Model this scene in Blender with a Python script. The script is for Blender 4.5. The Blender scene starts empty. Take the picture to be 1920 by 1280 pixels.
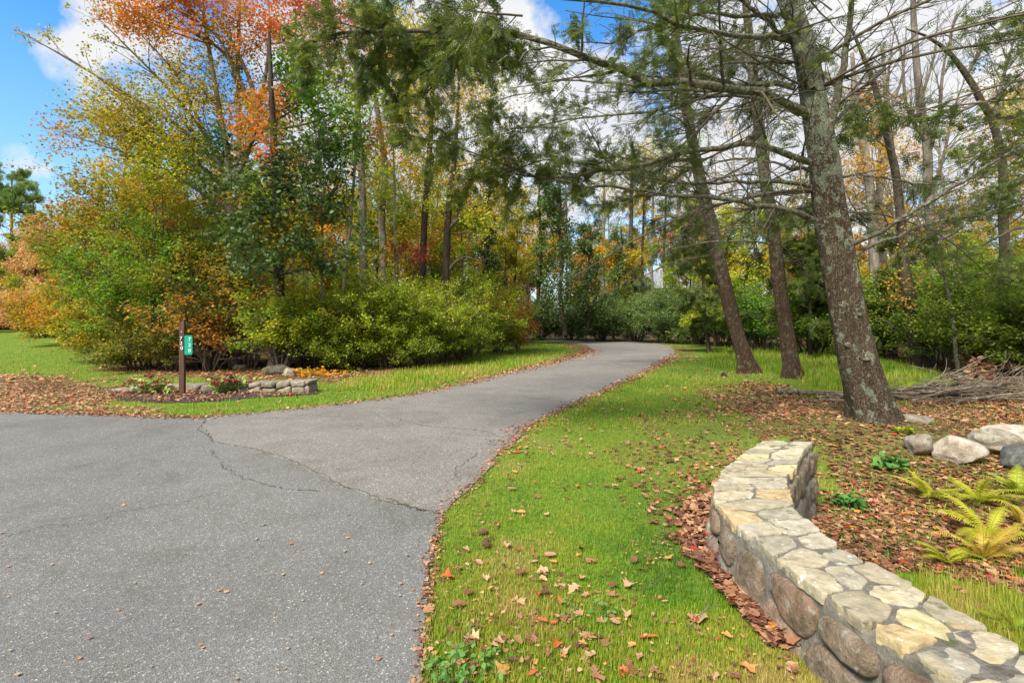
import bpy, math, random
import numpy as np
from mathutils import Vector
R = math.radians
C = bpy.context.scene.collection
scene = bpy.context.scene

# ------------------------------------------------------------------ camera, sky, sun, exposure
EYE, F = 1.55, 960.0
cam = bpy.data.objects.new('camera', bpy.data.cameras.new('camera'))
C.objects.link(cam)
cam.location = (0, 0, EYE)
cam.rotation_euler = (R(90), 0, 0)
cam.data.sensor_width = 36
cam.data.lens = 18.0
cam.data.shift_y = -40/1920
cam.data.clip_start = 0.05
cam.data.clip_end = 2000
scene.camera = cam
scene.view_settings.view_transform = 'Standard'
scene.view_settings.look = 'None'
scene.view_settings.gamma = 1
scene.view_settings.use_curve_mapping = False
scene.view_settings.exposure = 1.12
scene.cycles.max_bounces = 7
scene.cycles.diffuse_bounces = 5
scene.cycles.transmission_bounces = 5
scene.cycles.glossy_bounces = 2
scene.cycles.use_denoising = True
SUN_EL, SUN_AZ = 48, 215      # azimuth clockwise from +Y: light comes from behind the camera, left

world = bpy.data.worlds.new('World'); scene.world = world
world.use_nodes = True
wn, wl = world.node_tree.nodes, world.node_tree.links
bg = wn['Background']; bg.inputs['Strength'].default_value = 0.12
sky = wn.new('ShaderNodeTexSky'); sky.sky_type = 'NISHITA'; sky.sun_disc = False
sky.sun_elevation = R(SUN_EL); sky.sun_rotation = R(SUN_AZ)
sky.air_density = 1.0; sky.dust_density = 0.3; sky.ozone_density = 2.0
tc = wn.new('ShaderNodeTexCoord')
nrm = wn.new('ShaderNodeVectorMath'); nrm.operation = 'NORMALIZE'
wl.new(tc.outputs['Generated'], nrm.inputs[0])
def wmath(op, a, b=None, clamp=False):
    n = wn.new('ShaderNodeMath'); n.operation = op; n.use_clamp = clamp
    for i, v in enumerate((a, b)):
        if v is None: continue
        if isinstance(v, (int, float)): n.inputs[i].default_value = v
        else: wl.new(v, n.inputs[i])
    return n.outputs[0]
nz = wn.new('ShaderNodeTexNoise'); nz.inputs['Scale'].default_value = 9; nz.inputs['Detail'].default_value = 7
nz.inputs['Roughness'].default_value = 0.6
wl.new(nrm.outputs[0], nz.inputs['Vector'])
nz2 = wn.new('ShaderNodeTexNoise'); nz2.inputs['Scale'].default_value = 3.5; nz2.inputs['Detail'].default_value = 5
wl.new(nrm.outputs[0], nz2.inputs['Vector'])
# cloud banks: direction (as seen from the place) and angular radius
def dirv(px, py):
    v = np.array([(px-960)/F, 1.0, (600-py)/F]); return v/np.linalg.norm(v)
cum = None
for (px, py, rad) in [(165, 0, .085), (230, -14, .08), (140, 86, .065), (165, 92, .055), (250, 85, .06), (310, 95, .12), (390, 110, .10), (330, 160, .06),
                      (60, 314, .042), (85, 316, .03), (520, 90, .15), (620, -30, .16), (650, 200, .26), (850, 250, .34),
                      (1010, 150, .17), (1150, 260, .22), (1400, 200, .26), (1620, 200, .22), (1560, 20, .2), (1860, 300, .14), (1740, 60, .14),
                      (2200, 200, .3), (2600, 300, .5), (-1500, 100, .3)]:
    d = dirv(px, py)
    dist = wn.new('ShaderNodeVectorMath'); dist.operation = 'DISTANCE'
    wl.new(nrm.outputs[0], dist.inputs[0]); dist.inputs[1].default_value = tuple(d)
    v = wmath('SUBTRACT', 1.0, wmath('DIVIDE', dist.outputs['Value'], rad))
    v = wmath('MULTIPLY', v, 1.0 if rad > .2 else (.8 if rad > .1 else .55))
    v = wmath('MAXIMUM', v, -3.0)
    cum = v if cum is None else wmath('MAXIMUM', cum, v)
rag = wmath('MULTIPLY', wmath('SUBTRACT', nz.outputs['Fac'], 0.5), 1.7)
m = wmath('ADD', cum, rag)
m = wmath('ADD', m, wmath('MULTIPLY', wmath('SUBTRACT', nz2.outputs['Fac'], 0.62), 1.4))
mask = wmath('MULTIPLY', m, 3.0, clamp=True)
# behind the camera a mostly clouded sky
sep = wn.new('ShaderNodeSeparateXYZ'); wl.new(nrm.outputs[0], sep.inputs[0])
back = wmath('MULTIPLY', wmath('SUBTRACT', wmath('ADD', nz2.outputs['Fac'], wmath('MULTIPLY', sep.outputs['Y'], -0.5)), 0.48), 5.0, clamp=True)
back = wmath('MULTIPLY', back, wmath('LESS_THAN', sep.outputs['Y'], 0.0))
mask = wmath('MAXIMUM', mask, back)
horizon = wmath('MULTIPLY', wmath('SUBTRACT', 0.42, sep.outputs['Z']), 1.6, clamp=True)
hs = wn.new('ShaderNodeHueSaturation'); hs.inputs['Saturation'].default_value = 1.35; hs.inputs['Value'].default_value = 1.15
wl.new(sky.outputs[0], hs.inputs['Color'])
pale = wn.new('ShaderNodeMix'); pale.data_type = 'RGBA'
wl.new(horizon, pale.inputs[0]); wl.new(hs.outputs[0], pale.inputs[6]); pale.inputs[7].default_value = (1.8, 2.6, 3.7, 1)
cl = wn.new('ShaderNodeMix'); cl.data_type = 'RGBA'
wl.new(mask, cl.inputs[0]); wl.new(pale.outputs[2], cl.inputs[6])
cc = wn.new('ShaderNodeMix'); cc.data_type = 'RGBA'
cc.inputs[6].default_value = (2.7, 2.9, 3.3, 1); cc.inputs[7].default_value = (3.75, 3.72, 3.7, 1)
wl.new(wmath('MULTIPLY', wmath('SUBTRACT', nz2.outputs['Fac'], .35), 3.5, clamp=True), cc.inputs[0])
wl.new(cc.outputs[2], cl.inputs[7]); wl.new(cl.outputs[2], bg.inputs['Color'])

sun = bpy.data.objects.new('sun', bpy.data.lights.new('sun', 'SUN')); C.objects.link(sun)
sun.data.energy = 3.8; sun.data.angle = R(22); sun.data.color = (1, .95, .86)
az = R(SUN_AZ); el = R(SUN_EL)
sd = Vector((math.sin(az)*math.cos(el), math.cos(az)*math.cos(el), math.sin(el)))
sun.rotation_euler = sd.to_track_quat('Z', 'Y').to_euler()
sun.location = sd*50

# ------------------------------------------------------------------ naming helpers
def tag(o, label=None, cat=None, group=None, kind=None):
    if label: o['label'] = label
    if cat: o['category'] = cat
    if group: o['group'] = group
    if kind: o['kind'] = kind
    return o
def empty(name, loc, label, cat, group=None):
    o = bpy.data.objects.new(name, None); C.objects.link(o); o.location = loc
    o.empty_display_size = .2
    return tag(o, label, cat, group)
def adopt(child, parent):
    child.parent = parent
    child.matrix_parent_inverse = parent.matrix_basis.inverted() if False else child.matrix_parent_inverse
    child.location = Vector(child.location) - Vector(parent.location)
    return child
def copy_tree(o, parent=None):
    c = o.copy(); C.objects.link(c); c.parent = parent
    for ch in list(o.children): copy_tree(ch, c)
    return c

# ------------------------------------------------------------------ mesh helpers
def raw_mesh(name, verts, faces_flat, sizes, tint=None, smooth=False, mat=None):
    me = bpy.data.meshes.new(name)
    verts = np.asarray(verts, dtype=np.float32).reshape(-1, 3)
    ff = np.asarray(faces_flat, dtype=np.int32).ravel()
    sizes = np.asarray(sizes, dtype=np.int32)
    me.vertices.add(len(verts)); me.vertices.foreach_set('co', verts.ravel())
    me.loops.add(len(ff)); me.loops.foreach_set('vertex_index', ff)
    me.polygons.add(len(sizes))
    st = np.zeros(len(sizes), dtype=np.int32); st[1:] = np.cumsum(sizes)[:-1]
    me.polygons.foreach_set('loop_start', st); me.polygons.foreach_set('loop_total', sizes)
    if smooth: me.polygons.foreach_set('use_smooth', np.ones(len(sizes), dtype=bool))
    if tint is not None:
        at = me.attributes.new('tint', 'FLOAT', 'POINT'); at.data.foreach_set('value', np.asarray(tint, dtype=np.float32))
    me.update(calc_edges=True)
    if mat: me.materials.append(mat)
    return me
def mobj(name, me, parent=None, loc=None):
    o = bpy.data.objects.new(name, me); C.objects.link(o)
    if parent is not None:
        o.parent = parent
        pl = Vector(parent.location); q = parent.parent
        while q is not None: pl += Vector(q.location); q = q.parent
        o.location = -pl
    if loc is not None: o.location = loc
    return o

class Soup:
    def __init__(s): s.v=[]; s.f=[]; s.n=[]; s.t=[]; s.k=0
    def add(s, v, f, n, t):
        v = np.asarray(v, dtype=np.float32).reshape(-1, 3)
        s.v.append(v); s.f.append(np.asarray(f).ravel()+s.k); s.n.append(np.asarray(n).ravel())
        s.t.append(np.broadcast_to(np.asarray(t, dtype=np.float32), (len(v),)) if np.ndim(t) <= 1 else t); s.k += len(v)
    def mesh(s, name, mat, smooth=False):
        if not s.v: return raw_mesh(name, np.zeros((0,3)), [], [], [], mat=mat)
        return raw_mesh(name, np.concatenate(s.v), np.concatenate(s.f), np.concatenate(s.n), np.concatenate(s.t), smooth, mat)

def tubes(P, Rd, n=6, cap=True):
    """P (M,K,3) polylines, Rd (M,K) radii -> verts, faces, sizes"""
    P = np.asarray(P, float); Rd = np.asarray(Rd, float)
    M, K, _ = P.shape
    T = np.zeros_like(P)
    T[:, 1:-1] = P[:, 2:]-P[:, :-2]; T[:, 0] = P[:, 1]-P[:, 0]; T[:, -1] = P[:, -1]-P[:, -2]
    T /= np.linalg.norm(T, axis=2, keepdims=True)+1e-9
    # a reference axis per tube, least aligned with its mean direction
    mT = T.mean(1); ref = np.zeros((M, 3)); ref[np.arange(M), np.argmin(abs(mT), axis=1)] = 1
    A = np.cross(T, ref[:, None, :]); A /= np.linalg.norm(A, axis=2, keepdims=True)+1e-9
    B = np.cross(T, A)
    th = np.arange(n)*2*np.pi/n
    V = P[:, :, None, :] + Rd[:, :, None, None]*(A[:, :, None, :]*np.cos(th)[None, None, :, None] + B[:, :, None, :]*np.sin(th)[None, None, :, None])
    idx = np.arange(M*K*n).reshape(M, K, n)
    a = idx[:, :-1]; b = np.roll(idx, -1, 2)[:, :-1]; c = np.roll(idx, -1, 2)[:, 1:]; d = idx[:, 1:]
    Fq = np.stack([a, d, c, b], -1).reshape(-1)
    return V.reshape(-1, 3), Fq, np.full(M*(K-1)*n, 4)

def resample(pts, K):
    pts = np.asarray(pts, float)
    # smooth Catmull-Rom through the points, then K evenly spaced
    ext = np.vstack([2*pts[0]-pts[1], pts, 2*pts[-1]-pts[-2]])
    out = []
    for i in range(1, len(ext)-2):
        for t in np.linspace(0, 1, 12, endpoint=False):
            p0, p1, p2, p3 = ext[i-1:i+3]
            out.append(.5*((2*p1)+(-p0+p2)*t+(2*p0-5*p1+4*p2-p3)*t*t+(-p0+3*p1-3*p2+p3)*t**3))
    out.append(ext[-2]); out = np.array(out)
    s = np.r_[0, np.cumsum(np.linalg.norm(np.diff(out[:, :3], axis=0), axis=1))]
    q = np.linspace(0, s[-1], K)
    return np.stack([np.interp(q, s, out[:, j]) for j in range(out.shape[1])], 1)

def vnoise(x, y, sc, seed=0):
    x = np.asarray(x, float)/sc; y = np.asarray(y, float)/sc
    xi = np.floor(x).astype(np.int64); yi = np.floor(y).astype(np.int64); fx = x-xi; fy = y-yi
    fx = fx*fx*(3-2*fx); fy = fy*fy*(3-2*fy)
    def h(a, b):
        n = (a*374761393 + b*668265263 + seed*974634777) & 0xffffffff
        n = ((n ^ (n >> 13))*1274126177) & 0xffffffff
        return ((n ^ (n >> 16)) & 0xffff)/65535.0
    return (h(xi, yi)*(1-fx)+h(xi+1, yi)*fx)*(1-fy)+(h(xi, yi+1)*(1-fx)+h(xi+1, yi+1)*fx)*fy
def fbm(x, y, sc, seed=0): return .55*vnoise(x, y, sc, seed)+.3*vnoise(x, y, sc*.45, seed+1)+.15*vnoise(x, y, sc*.2, seed+2)
def sstep(a, b, x):
    t = np.clip((x-a)/(b-a), 0, 1); return t*t*(3-2*t)
def gz(px, py):
    Ys = np.linspace(1.2, min(90, EYE*F/max(py-603, 3)*1.3+1), 6000); h = height((px-960)/F*Ys, Ys); ray = EYE-(py-600)/F*Ys
    k = int(np.argmax(ray <= h)); return (px-960)/F*float(Ys[k]), float(Ys[k])
def inpoly(x, y, poly):
    x = np.asarray(x); y = np.asarray(y); r = np.zeros(x.shape, bool); n = len(poly)
    for i in range(n):
        x0, y0 = poly[i]; x1, y1 = poly[(i+1) % n]
        if y0 == y1: continue
        c = ((y0 > y) != (y1 > y)) & (x < (x1-x0)*(y-y0)/(y1-y0)+x0)
        r ^= c
    return r

# places measured off the ground plane
def G(px, py, z=0.0):
    Y = (EYE-z)*F/(py-600.0); return ((px-960)/F*Y, Y)
def W(px, py, Y): return ((px-960)/F*Y, Y, EYE+(600-py)/F*Y)
def GP(pl): return [G(a, b) for a, b in pl]

# ------------------------------------------------------------------ materials
def newmat(name):
    m = bpy.data.materials.new(name); m.use_nodes = True
    nt = m.node_tree; nt.nodes.clear()
    out = nt.nodes.new('ShaderNodeOutputMaterial')
    return m, nt.nodes, nt.links, out
def ramp(nodes, stops, interp='LINEAR'):
    r = nodes.new('ShaderNodeValToRGB'); r.color_ramp.interpolation = interp
    e = r.color_ramp.elements
    while len(e) < len(stops): e.new(.5)
    for el_, (p, c) in zip(e, stops):
        el_.position = p; el_.color = (*c, 1)
    return r
def leaf_mat(name, stops, transl=.48, gloss=.02, rough=.6):
    m, N, L, out = newmat(name)
    at = N.new('ShaderNodeAttribute'); at.attribute_name = 'tint'
    r = ramp(N, stops); L.new(at.outputs['Fac'], r.inputs[0])
    d = N.new('ShaderNodeBsdfDiffuse'); t = N.new('ShaderNodeBsdfTranslucent'); g = N.new('ShaderNodeBsdfGlossy')
    g.inputs['Roughness'].default_value = rough; g.inputs['Color'].default_value = (.8, .85, .9, 1)
    L.new(r.outputs[0], d.inputs[0]); L.new(r.outputs[0], t.inputs[0])
    m1 = N.new('ShaderNodeMixShader'); m1.inputs[0].default_value = transl
    L.new(d.outputs[0], m1.inputs[1]); L.new(t.outputs[0], m1.inputs[2])
    m2 = N.new('ShaderNodeMixShader'); m2.inputs[0].default_value = gloss
    L.new(m1.outputs[0], m2.inputs[1]); L.new(g.outputs[0], m2.inputs[2])
    L.new(m2.outputs[0], out.inputs[0])
    return m
def rough_mat(name, cols, scale=6, bump=.3, rough=.85, detail=8, stretch=(1,1,1), spots=None, dist=.02, lichen=None, perobj=0.0, warp=0):
    """noise-mottled rough surface: cols = ramp stops; spots=(colour, scale, threshold)"""
    m, N, L, out = newmat(name)
    b = N.new('ShaderNodeBsdfPrincipled'); b.inputs['Roughness'].default_value = rough
    b.inputs['Specular IOR Level'].default_value = .25
    tc = N.new('ShaderNodeTexCoord'); mp = N.new('ShaderNodeMapping'); mp.inputs['Scale'].default_value = stretch
    L.new(tc.outputs['Object'], mp.inputs[0])
    oi = N.new('ShaderNodeObjectInfo')
    mu = N.new('ShaderNodeMath'); mu.operation = 'MULTIPLY'; mu.inputs[1].default_value = 37
    L.new(oi.outputs['Random'], mu.inputs[0])
    ad = N.new('ShaderNodeVectorMath'); ad.operation = 'ADD'; L.new(mp.outputs[0], ad.inputs[0]); L.new(mu.outputs[0], ad.inputs[1])
    n1 = N.new('ShaderNodeTexNoise'); n1.inputs['Scale'].default_value = scale; n1.inputs['Detail'].default_value = detail
    n1.inputs['Roughness'].default_value = .65; n1.inputs['Distortion'].default_value = warp
    L.new(ad.outputs[0], n1.inputs['Vector'])
    r = ramp(N, cols); L.new(n1.outputs['Fac'], r.inputs[0])
    col = r.outputs[0]
    def over(col, c, sc, th, wid=.06, det=4):
        n2 = N.new('ShaderNodeTexNoise'); n2.inputs['Scale'].default_value = sc; n2.inputs['Detail'].default_value = det
        L.new(ad.outputs[0], n2.inputs['Vector'])
        mr = N.new('ShaderNodeMapRange'); mr.inputs[1].default_value = th; mr.inputs[2].default_value = th+wid
        L.new(n2.outputs['Fac'], mr.inputs[0])
        mx = N.new('ShaderNodeMix'); mx.data_type = 'RGBA'; L.new(mr.outputs[0], mx.inputs[0])
        L.new(col, mx.inputs[6]); mx.inputs[7].default_value = (*c, 1)
        return mx.outputs[2]
    for s in (spots or []): col = over(col, *s)
    if perobj:
        mr = N.new('ShaderNodeMapRange'); mr.inputs[3].default_value = 1-perobj; mr.inputs[4].default_value = 1+perobj
        L.new(oi.outputs['Random'], mr.inputs[0])
        vm = N.new('ShaderNodeVectorMath'); vm.operation = 'SCALE'; L.new(col, vm.inputs[0]); L.new(mr.outputs[0], vm.inputs[3]); col = vm.outputs[0]
    L.new(col, b.inputs['Base Color'])
    n3 = N.new('ShaderNodeTexNoise'); n3.inputs['Scale'].default_value = scale*4; n3.inputs['Detail'].default_value = 6
    n3.inputs['Roughness'].default_value = .7
    L.new(ad.outputs[0], n3.inputs['Vector'])
    sm = N.new('ShaderNodeMath'); sm.operation = 'ADD'; L.new(n3.outputs['Fac'], sm.inputs[0]); L.new(n1.outputs['Fac'], sm.inputs[1])
    bp = N.new('ShaderNodeBump'); bp.inputs['Strength'].default_value = bump; bp.inputs['Distance'].default_value = dist
    L.new(sm.outputs[0], bp.inputs['Height']); L.new(bp.outputs[0], b.inputs['Normal'])
    L.new(b.outputs[0], out.inputs[0])
    return m
def plain(name, col, rough=.6):
    m, N, L, out = newmat(name)
    b = N.new('ShaderNodeBsdfPrincipled'); b.inputs['Base Color'].default_value = (*col, 1); b.inputs['Roughness'].default_value = rough
    tc = N.new('ShaderNodeTexCoord'); n = N.new('ShaderNodeTexNoise'); n.inputs['Scale'].default_value = 30
    L.new(tc.outputs['Object'], n.inputs['Vector'])
    mr = N.new('ShaderNodeMapRange'); mr.inputs[3].default_value = rough-.1; mr.inputs[4].default_value = rough+.15
    L.new(n.outputs['Fac'], mr.inputs[0]); L.new(mr.outputs[0], b.inputs['Roughness'])
    L.new(b.outputs[0], out.inputs[0]); return m

def bark_mat(name, cols, lich=1.0):
    m, N, L, out = newmat(name)
    b = N.new('ShaderNodeBsdfPrincipled'); b.inputs['Roughness'].default_value = .9; b.inputs['Specular IOR Level'].default_value = .15
    tc = N.new('ShaderNodeTexCoord'); mp = N.new('ShaderNodeMapping'); mp.inputs['Scale'].default_value = (1, 1, .16)
    L.new(tc.outputs['Object'], mp.inputs[0])
    def noise(vec, sc, det, rg=.6, di=0):
        n = N.new('ShaderNodeTexNoise'); n.inputs['Scale'].default_value = sc; n.inputs['Detail'].default_value = det
        n.inputs['Roughness'].default_value = rg; n.inputs['Distortion'].default_value = di; L.new(vec, n.inputs['Vector']); return n.outputs['Fac']
    ridges = noise(mp.outputs[0], 26, 6, .65, 1.2); big = noise(tc.outputs['Object'], 2.2, 5)
    plates = N.new('ShaderNodeTexVoronoi'); plates.feature = 'DISTANCE_TO_EDGE'; plates.inputs['Scale'].default_value = 42
    wv = N.new('ShaderNodeMapping'); wv.inputs['Scale'].default_value = (1, 1, .3); L.new(tc.outputs['Object'], wv.inputs[0])
    nd = N.new('ShaderNodeTexNoise'); nd.inputs['Scale'].default_value = 9; L.new(wv.outputs[0], nd.inputs['Vector'])
    mxv = N.new('ShaderNodeMix'); mxv.data_type = 'RGBA'; mxv.blend_type = 'ADD'; mxv.inputs[0].default_value = .2
    L.new(wv.outputs[0], mxv.inputs[6]); L.new(nd.outputs['Color'], mxv.inputs[7]); L.new(mxv.outputs[2], plates.inputs['Vector'])
    pr = N.new('ShaderNodeMapRange'); pr.inputs[1].default_value = 0; pr.inputs[2].default_value = .16; L.new(plates.outputs['Distance'], pr.inputs[0])
    h = N.new('ShaderNodeMath'); h.operation = 'MULTIPLY'; L.new(pr.outputs[0], h.inputs[0]); h.inputs[1].default_value = .22
    h2 = N.new('ShaderNodeMath'); h2.operation = 'ADD'; L.new(h.outputs[0], h2.inputs[0]); L.new(ridges, h2.inputs[1])
    hm = N.new('ShaderNodeMath'); hm.operation = 'MULTIPLY'; L.new(h2.outputs[0], hm.inputs[0]); hm.inputs[1].default_value = .80
    r = ramp(N, cols); L.new(hm.outputs[0], r.inputs[0]); col = r.outputs[0]
    tn = ramp(N, [(.3, (.78,.70,.62)), (.55, (1,1,1)), (.75, (1.15,1.2,1.1))]); L.new(big, tn.inputs[0])
    mu = N.new('ShaderNodeMix'); mu.data_type = 'RGBA'; mu.blend_type = 'MULTIPLY'; mu.inputs[0].default_value = 1; L.new(col, mu.inputs[6]); L.new(tn.outputs[0], mu.inputs[7]); col = mu.outputs[2]
    for c, sc, th, wd in [((.32,.35,.24), 8, .57, .03), ((.24,.27,.18), 28, .60, .05), ((.42,.44,.35), 40, .65, .03)]:
        f = noise(tc.outputs['Object'], sc, 5)
        if sc < 50:   # lichen grows thicker higher up the trunk
            sz = N.new('ShaderNodeSeparateXYZ'); L.new(tc.outputs['Object'], sz.inputs[0])
            zr = N.new('ShaderNodeMapRange'); zr.inputs[1].default_value = 2.4; zr.inputs[2].default_value = 4.6; zr.inputs[4].default_value = .11
            L.new(sz.outputs['Z'], zr.inputs[0]); ad_ = N.new('ShaderNodeMath'); L.new(f, ad_.inputs[0]); L.new(zr.outputs[0], ad_.inputs[1]); f = ad_.outputs[0]
        mr = N.new('ShaderNodeMapRange'); mr.inputs[1].default_value = th; mr.inputs[2].default_value = th+wd; L.new(f, mr.inputs[0])
        k = N.new('ShaderNodeMath'); k.operation = 'MULTIPLY'; k.inputs[1].default_value = .75*lich; L.new(mr.outputs[0], k.inputs[0])
        x = N.new('ShaderNodeMix'); x.data_type = 'RGBA'; L.new(k.outputs[0], x.inputs[0]); L.new(col, x.inputs[6]); x.inputs[7].default_value = (*c, 1); col = x.outputs[2]
    L.new(col, b.inputs['Base Color'])
    bp = N.new('ShaderNodeBump'); bp.inputs['Strength'].default_value = 1; bp.inputs['Distance'].default_value = .09
    L.new(h2.outputs[0], bp.inputs['Height']); L.new(bp.outputs[0], b.inputs['Normal']); L.new(b.outputs[0], out.inputs[0]); return m
def asphalt(name, base, agg, tone, scale=260):
    m, N, L, out = newmat(name)
    b = N.new('ShaderNodeBsdfPrincipled'); b.inputs['Roughness'].default_value = .9; b.inputs['Specular IOR Level'].default_value = .12
    tc = N.new('ShaderNodeTexCoord'); co = tc.outputs['Object']
    v = N.new('ShaderNodeTexVoronoi'); v.inputs['Scale'].default_value = scale*.5; L.new(co, v.inputs['Vector'])
    bw = N.new('ShaderNodeRGBToBW'); L.new(v.outputs['Color'], bw.inputs[0])
    r = ramp(N, [(0, tuple(x*.68 for x in base)), (.45, base), (.8, tuple(x*1.25 for x in base)), (1, agg)]); L.new(bw.outputs[0], r.inputs[0])
    v2 = N.new('ShaderNodeTexVoronoi'); v2.inputs['Scale'].default_value = 55; L.new(co, v2.inputs['Vector'])
    b2 = N.new('ShaderNodeRGBToBW'); L.new(v2.outputs['Color'], b2.inputs[0])
    r2 = ramp(N, [(0, (.90,)*3), (.5, (1,)*3), (.94, (1.03,)*3), (1, (1.45, 1.42, 1.35))]); L.new(b2.outputs[0], r2.inputs[0])
    n = N.new('ShaderNodeTexNoise'); n.inputs['Scale'].default_value = .55; n.inputs['Detail'].default_value = 8; n.inputs['Roughness'].default_value = .62
    L.new(co, n.inputs['Vector'])
    r3 = ramp(N, [(.25, tuple(x*.80 for x in tone)), (.5, tone), (.75, tuple(x*1.15 for x in tone))]); L.new(n.outputs['Fac'], r3.inputs[0])
    n5 = N.new('ShaderNodeTexNoise'); n5.inputs['Scale'].default_value = 1.7; n5.inputs['Detail'].default_value = 6; n5.inputs['Distortion'].default_value = 1.2
    L.new(co, n5.inputs['Vector'])
    r5 = ramp(N, [(.25, (.80, .78, .74)), (.42, (.95, .94, .92)), (.55, (1, 1, 1)), (1, (1.06, 1.06, 1.06))]); L.new(n5.outputs['Fac'], r5.inputs[0])
    def mul(a, c):
        x = N.new('ShaderNodeMix'); x.data_type = 'RGBA'; x.blend_type = 'MULTIPLY'; x.inputs[0].default_value = 1
        L.new(a, x.inputs[6]); L.new(c, x.inputs[7]); return x.outputs[2]
    col = mul(mul(mul(r.outputs[0], r2.outputs[0]), r3.outputs[0]), r5.outputs[0])
    L.new(col, b.inputs['Base Color'])
    n4 = N.new('ShaderNodeTexNoise'); n4.inputs['Scale'].default_value = 90; n4.inputs['Detail'].default_value = 4; L.new(co, n4.inputs['Vector'])
    bp = N.new('ShaderNodeBump'); bp.inputs['Strength'].default_value = .7; bp.inputs['Distance'].default_value = .006
    ad = N.new('ShaderNodeMath'); L.new(v.outputs['Distance'], ad.inputs[0]); L.new(n4.outputs['Fac'], ad.inputs[1])
    L.new(ad.outputs[0], bp.inputs['Height']); L.new(bp.outputs[0], b.inputs['Normal'])
    L.new(b.outputs[0], out.inputs[0]); return m

M = {}
M['green'] = leaf_mat('leaves_green', [(0, (.035,.10,.008)), (.35, (.09,.21,.012)), (.7, (.20,.34,.016)), (1, (.46,.42,.02))])
M['lime'] = leaf_mat('leaves_lime', [(0, (.13,.19,.012)), (.4, (.28,.38,.018)), (.75, (.47,.52,.025)), (1, (.68,.50,.03))])
M['yellow'] = leaf_mat('leaves_yellow', [(0, (.20,.24,.016)), (.35, (.44,.38,.02)), (.7, (.72,.46,.025)), (1, (.78,.32,.025))])
M['orange'] = leaf_mat('leaves_orange', [(0, (.30,.20,.02)), (.35, (.58,.26,.025)), (.7, (.70,.22,.03)), (1, (.66,.14,.03))])
M['red'] = leaf_mat('leaves_red', [(0, (.55,.20,.03)), (.5, (.60,.12,.03)), (1, (.42,.04,.03))])
M['olive'] = leaf_mat('leaves_olive', [(0, (.07,.10,.010)), (.4, (.17,.20,.015)), (.75, (.36,.28,.018)), (1, (.60,.26,.02))])
M['oak'] = leaf_mat('leaves_oak', [(0, (.03,.062,.012)), (.45, (.075,.135,.02)), (.8, (.15,.22,.03)), (1, (.34,.34,.03))], transl=.38, gloss=.03, rough=.55)
M['dark'] = leaf_mat('leaves_dark', [(0, (.04,.075,.012)), (.5, (.085,.15,.022)), (.85, (.15,.24,.03)), (1, (.34,.28,.03))], transl=.3, gloss=.04)
M['hemlock'] = leaf_mat('needles_hemlock', [(0, (.035,.058,.010)), (.45, (.085,.125,.016)), (.8, (.165,.21,.022)), (1, (.34,.32,.03))], transl=.4, gloss=.03)
M['rhodo'] = leaf_mat('leaves_rhododendron', [(0, (.05,.09,.025)), (.45, (.12,.20,.045)), (.8, (.22,.32,.07)), (1, (.36,.40,.08))])
M['layer'] = leaf_mat('leaves_layered', [(0, (.09,.15,.02)), (.4, (.20,.30,.03)), (.75, (.34,.43,.04)), (1, (.54,.50,.06))])
M['pine'] = leaf_mat('needles_pine', [(0, (.12,.19,.05)), (.5, (.24,.34,.09)), (1, (.40,.46,.13))], transl=.3)
M['pink'] = leaf_mat('leaves_pale_orange', [(0, (.42,.34,.10)), (.5, (.64,.40,.14)), (1, (.66,.28,.12))])
M['grass'] = leaf_mat('grass_blades', [(0, (.048,.14,.007)), (.35, (.115,.265,.009)), (.64, (.26,.38,.014)), (.86, (.40,.37,.035)), (1, (.52,.38,.13))], transl=.4, gloss=.03)
M['fern'] = leaf_mat('fern_leaves', [(0, (.20,.32,.02)), (.5, (.52,.50,.03)), (1, (.62,.42,.06))], transl=.4)
M['litter'] = leaf_mat('fallen_leaves', [(0, (.075,.028,.016)), (.3, (.19,.075,.035)), (.55, (.34,.16,.075)), (.78, (.52,.32,.17)), (.9, (.60,.24,.04)), (1, (.42,.03,.02))], transl=.15, gloss=.04)
M['sedum_leaf'] = leaf_mat('sedum_leaves', [(0, (.22,.36,.10)), (1, (.50,.52,.14))], transl=.3)
M['sedum_head'] = leaf_mat('sedum_heads', [(0, (.16,.03,.03)), (1, (.40,.10,.08))], transl=.15)
M['clover'] = leaf_mat('clover_leaves', [(0, (.06,.20,.03)), (1, (.18,.34,.07))], transl=.3)
M['bark'] = bark_mat('bark_hemlock', [(.25, (.03,.021,.015)), (.5, (.112,.080,.053)), (.74, (.215,.158,.11))])
M['bark_brown'] = bark_mat('bark_hemlock_brown', [(.25, (.022,.015,.010)), (.5, (.10,.062,.04)), (.75, (.20,.13,.085))], .35)
M['bark_lichen'] = rough_mat('bark_lichened', [(.3, (.04,.03,.02)), (.5, (.115,.095,.065)), (.7, (.22,.20,.15))], scale=16, bump=.8, dist=.02,
                      spots=[((.22,.25,.17), 22, .54, .06, 5)])
M['bark_grey'] = rough_mat('bark_grey', [(.3, (.10,.085,.065)), (.5, (.20,.17,.135)), (.7, (.34,.30,.25))], scale=5, bump=.5, stretch=(1,1,.3), dist=.03,
                      spots=[((.30,.36,.22), 5, .62, .08)], perobj=.25)
M['bark_dark'] = rough_mat('bark_dark', [(.3, (.02,.014,.01)), (.6, (.07,.05,.035)), (.8, (.13,.10,.07))], scale=7, bump=.6, stretch=(1,1,.3), dist=.03)
M['bark_twig'] = rough_mat('bark_twigs', [(.3, (.06,.045,.03)), (.6, (.16,.13,.095)), (.8, (.28,.25,.19))], scale=8, bump=.2, perobj=.2)
M['stick'] = rough_mat('dead_sticks', [(.3, (.07,.05,.035)), (.55, (.20,.155,.11)), (.8, (.36,.31,.25))], scale=9, bump=.5, perobj=.45, spots=[((.30,.34,.27), 20, .62)])
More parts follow.
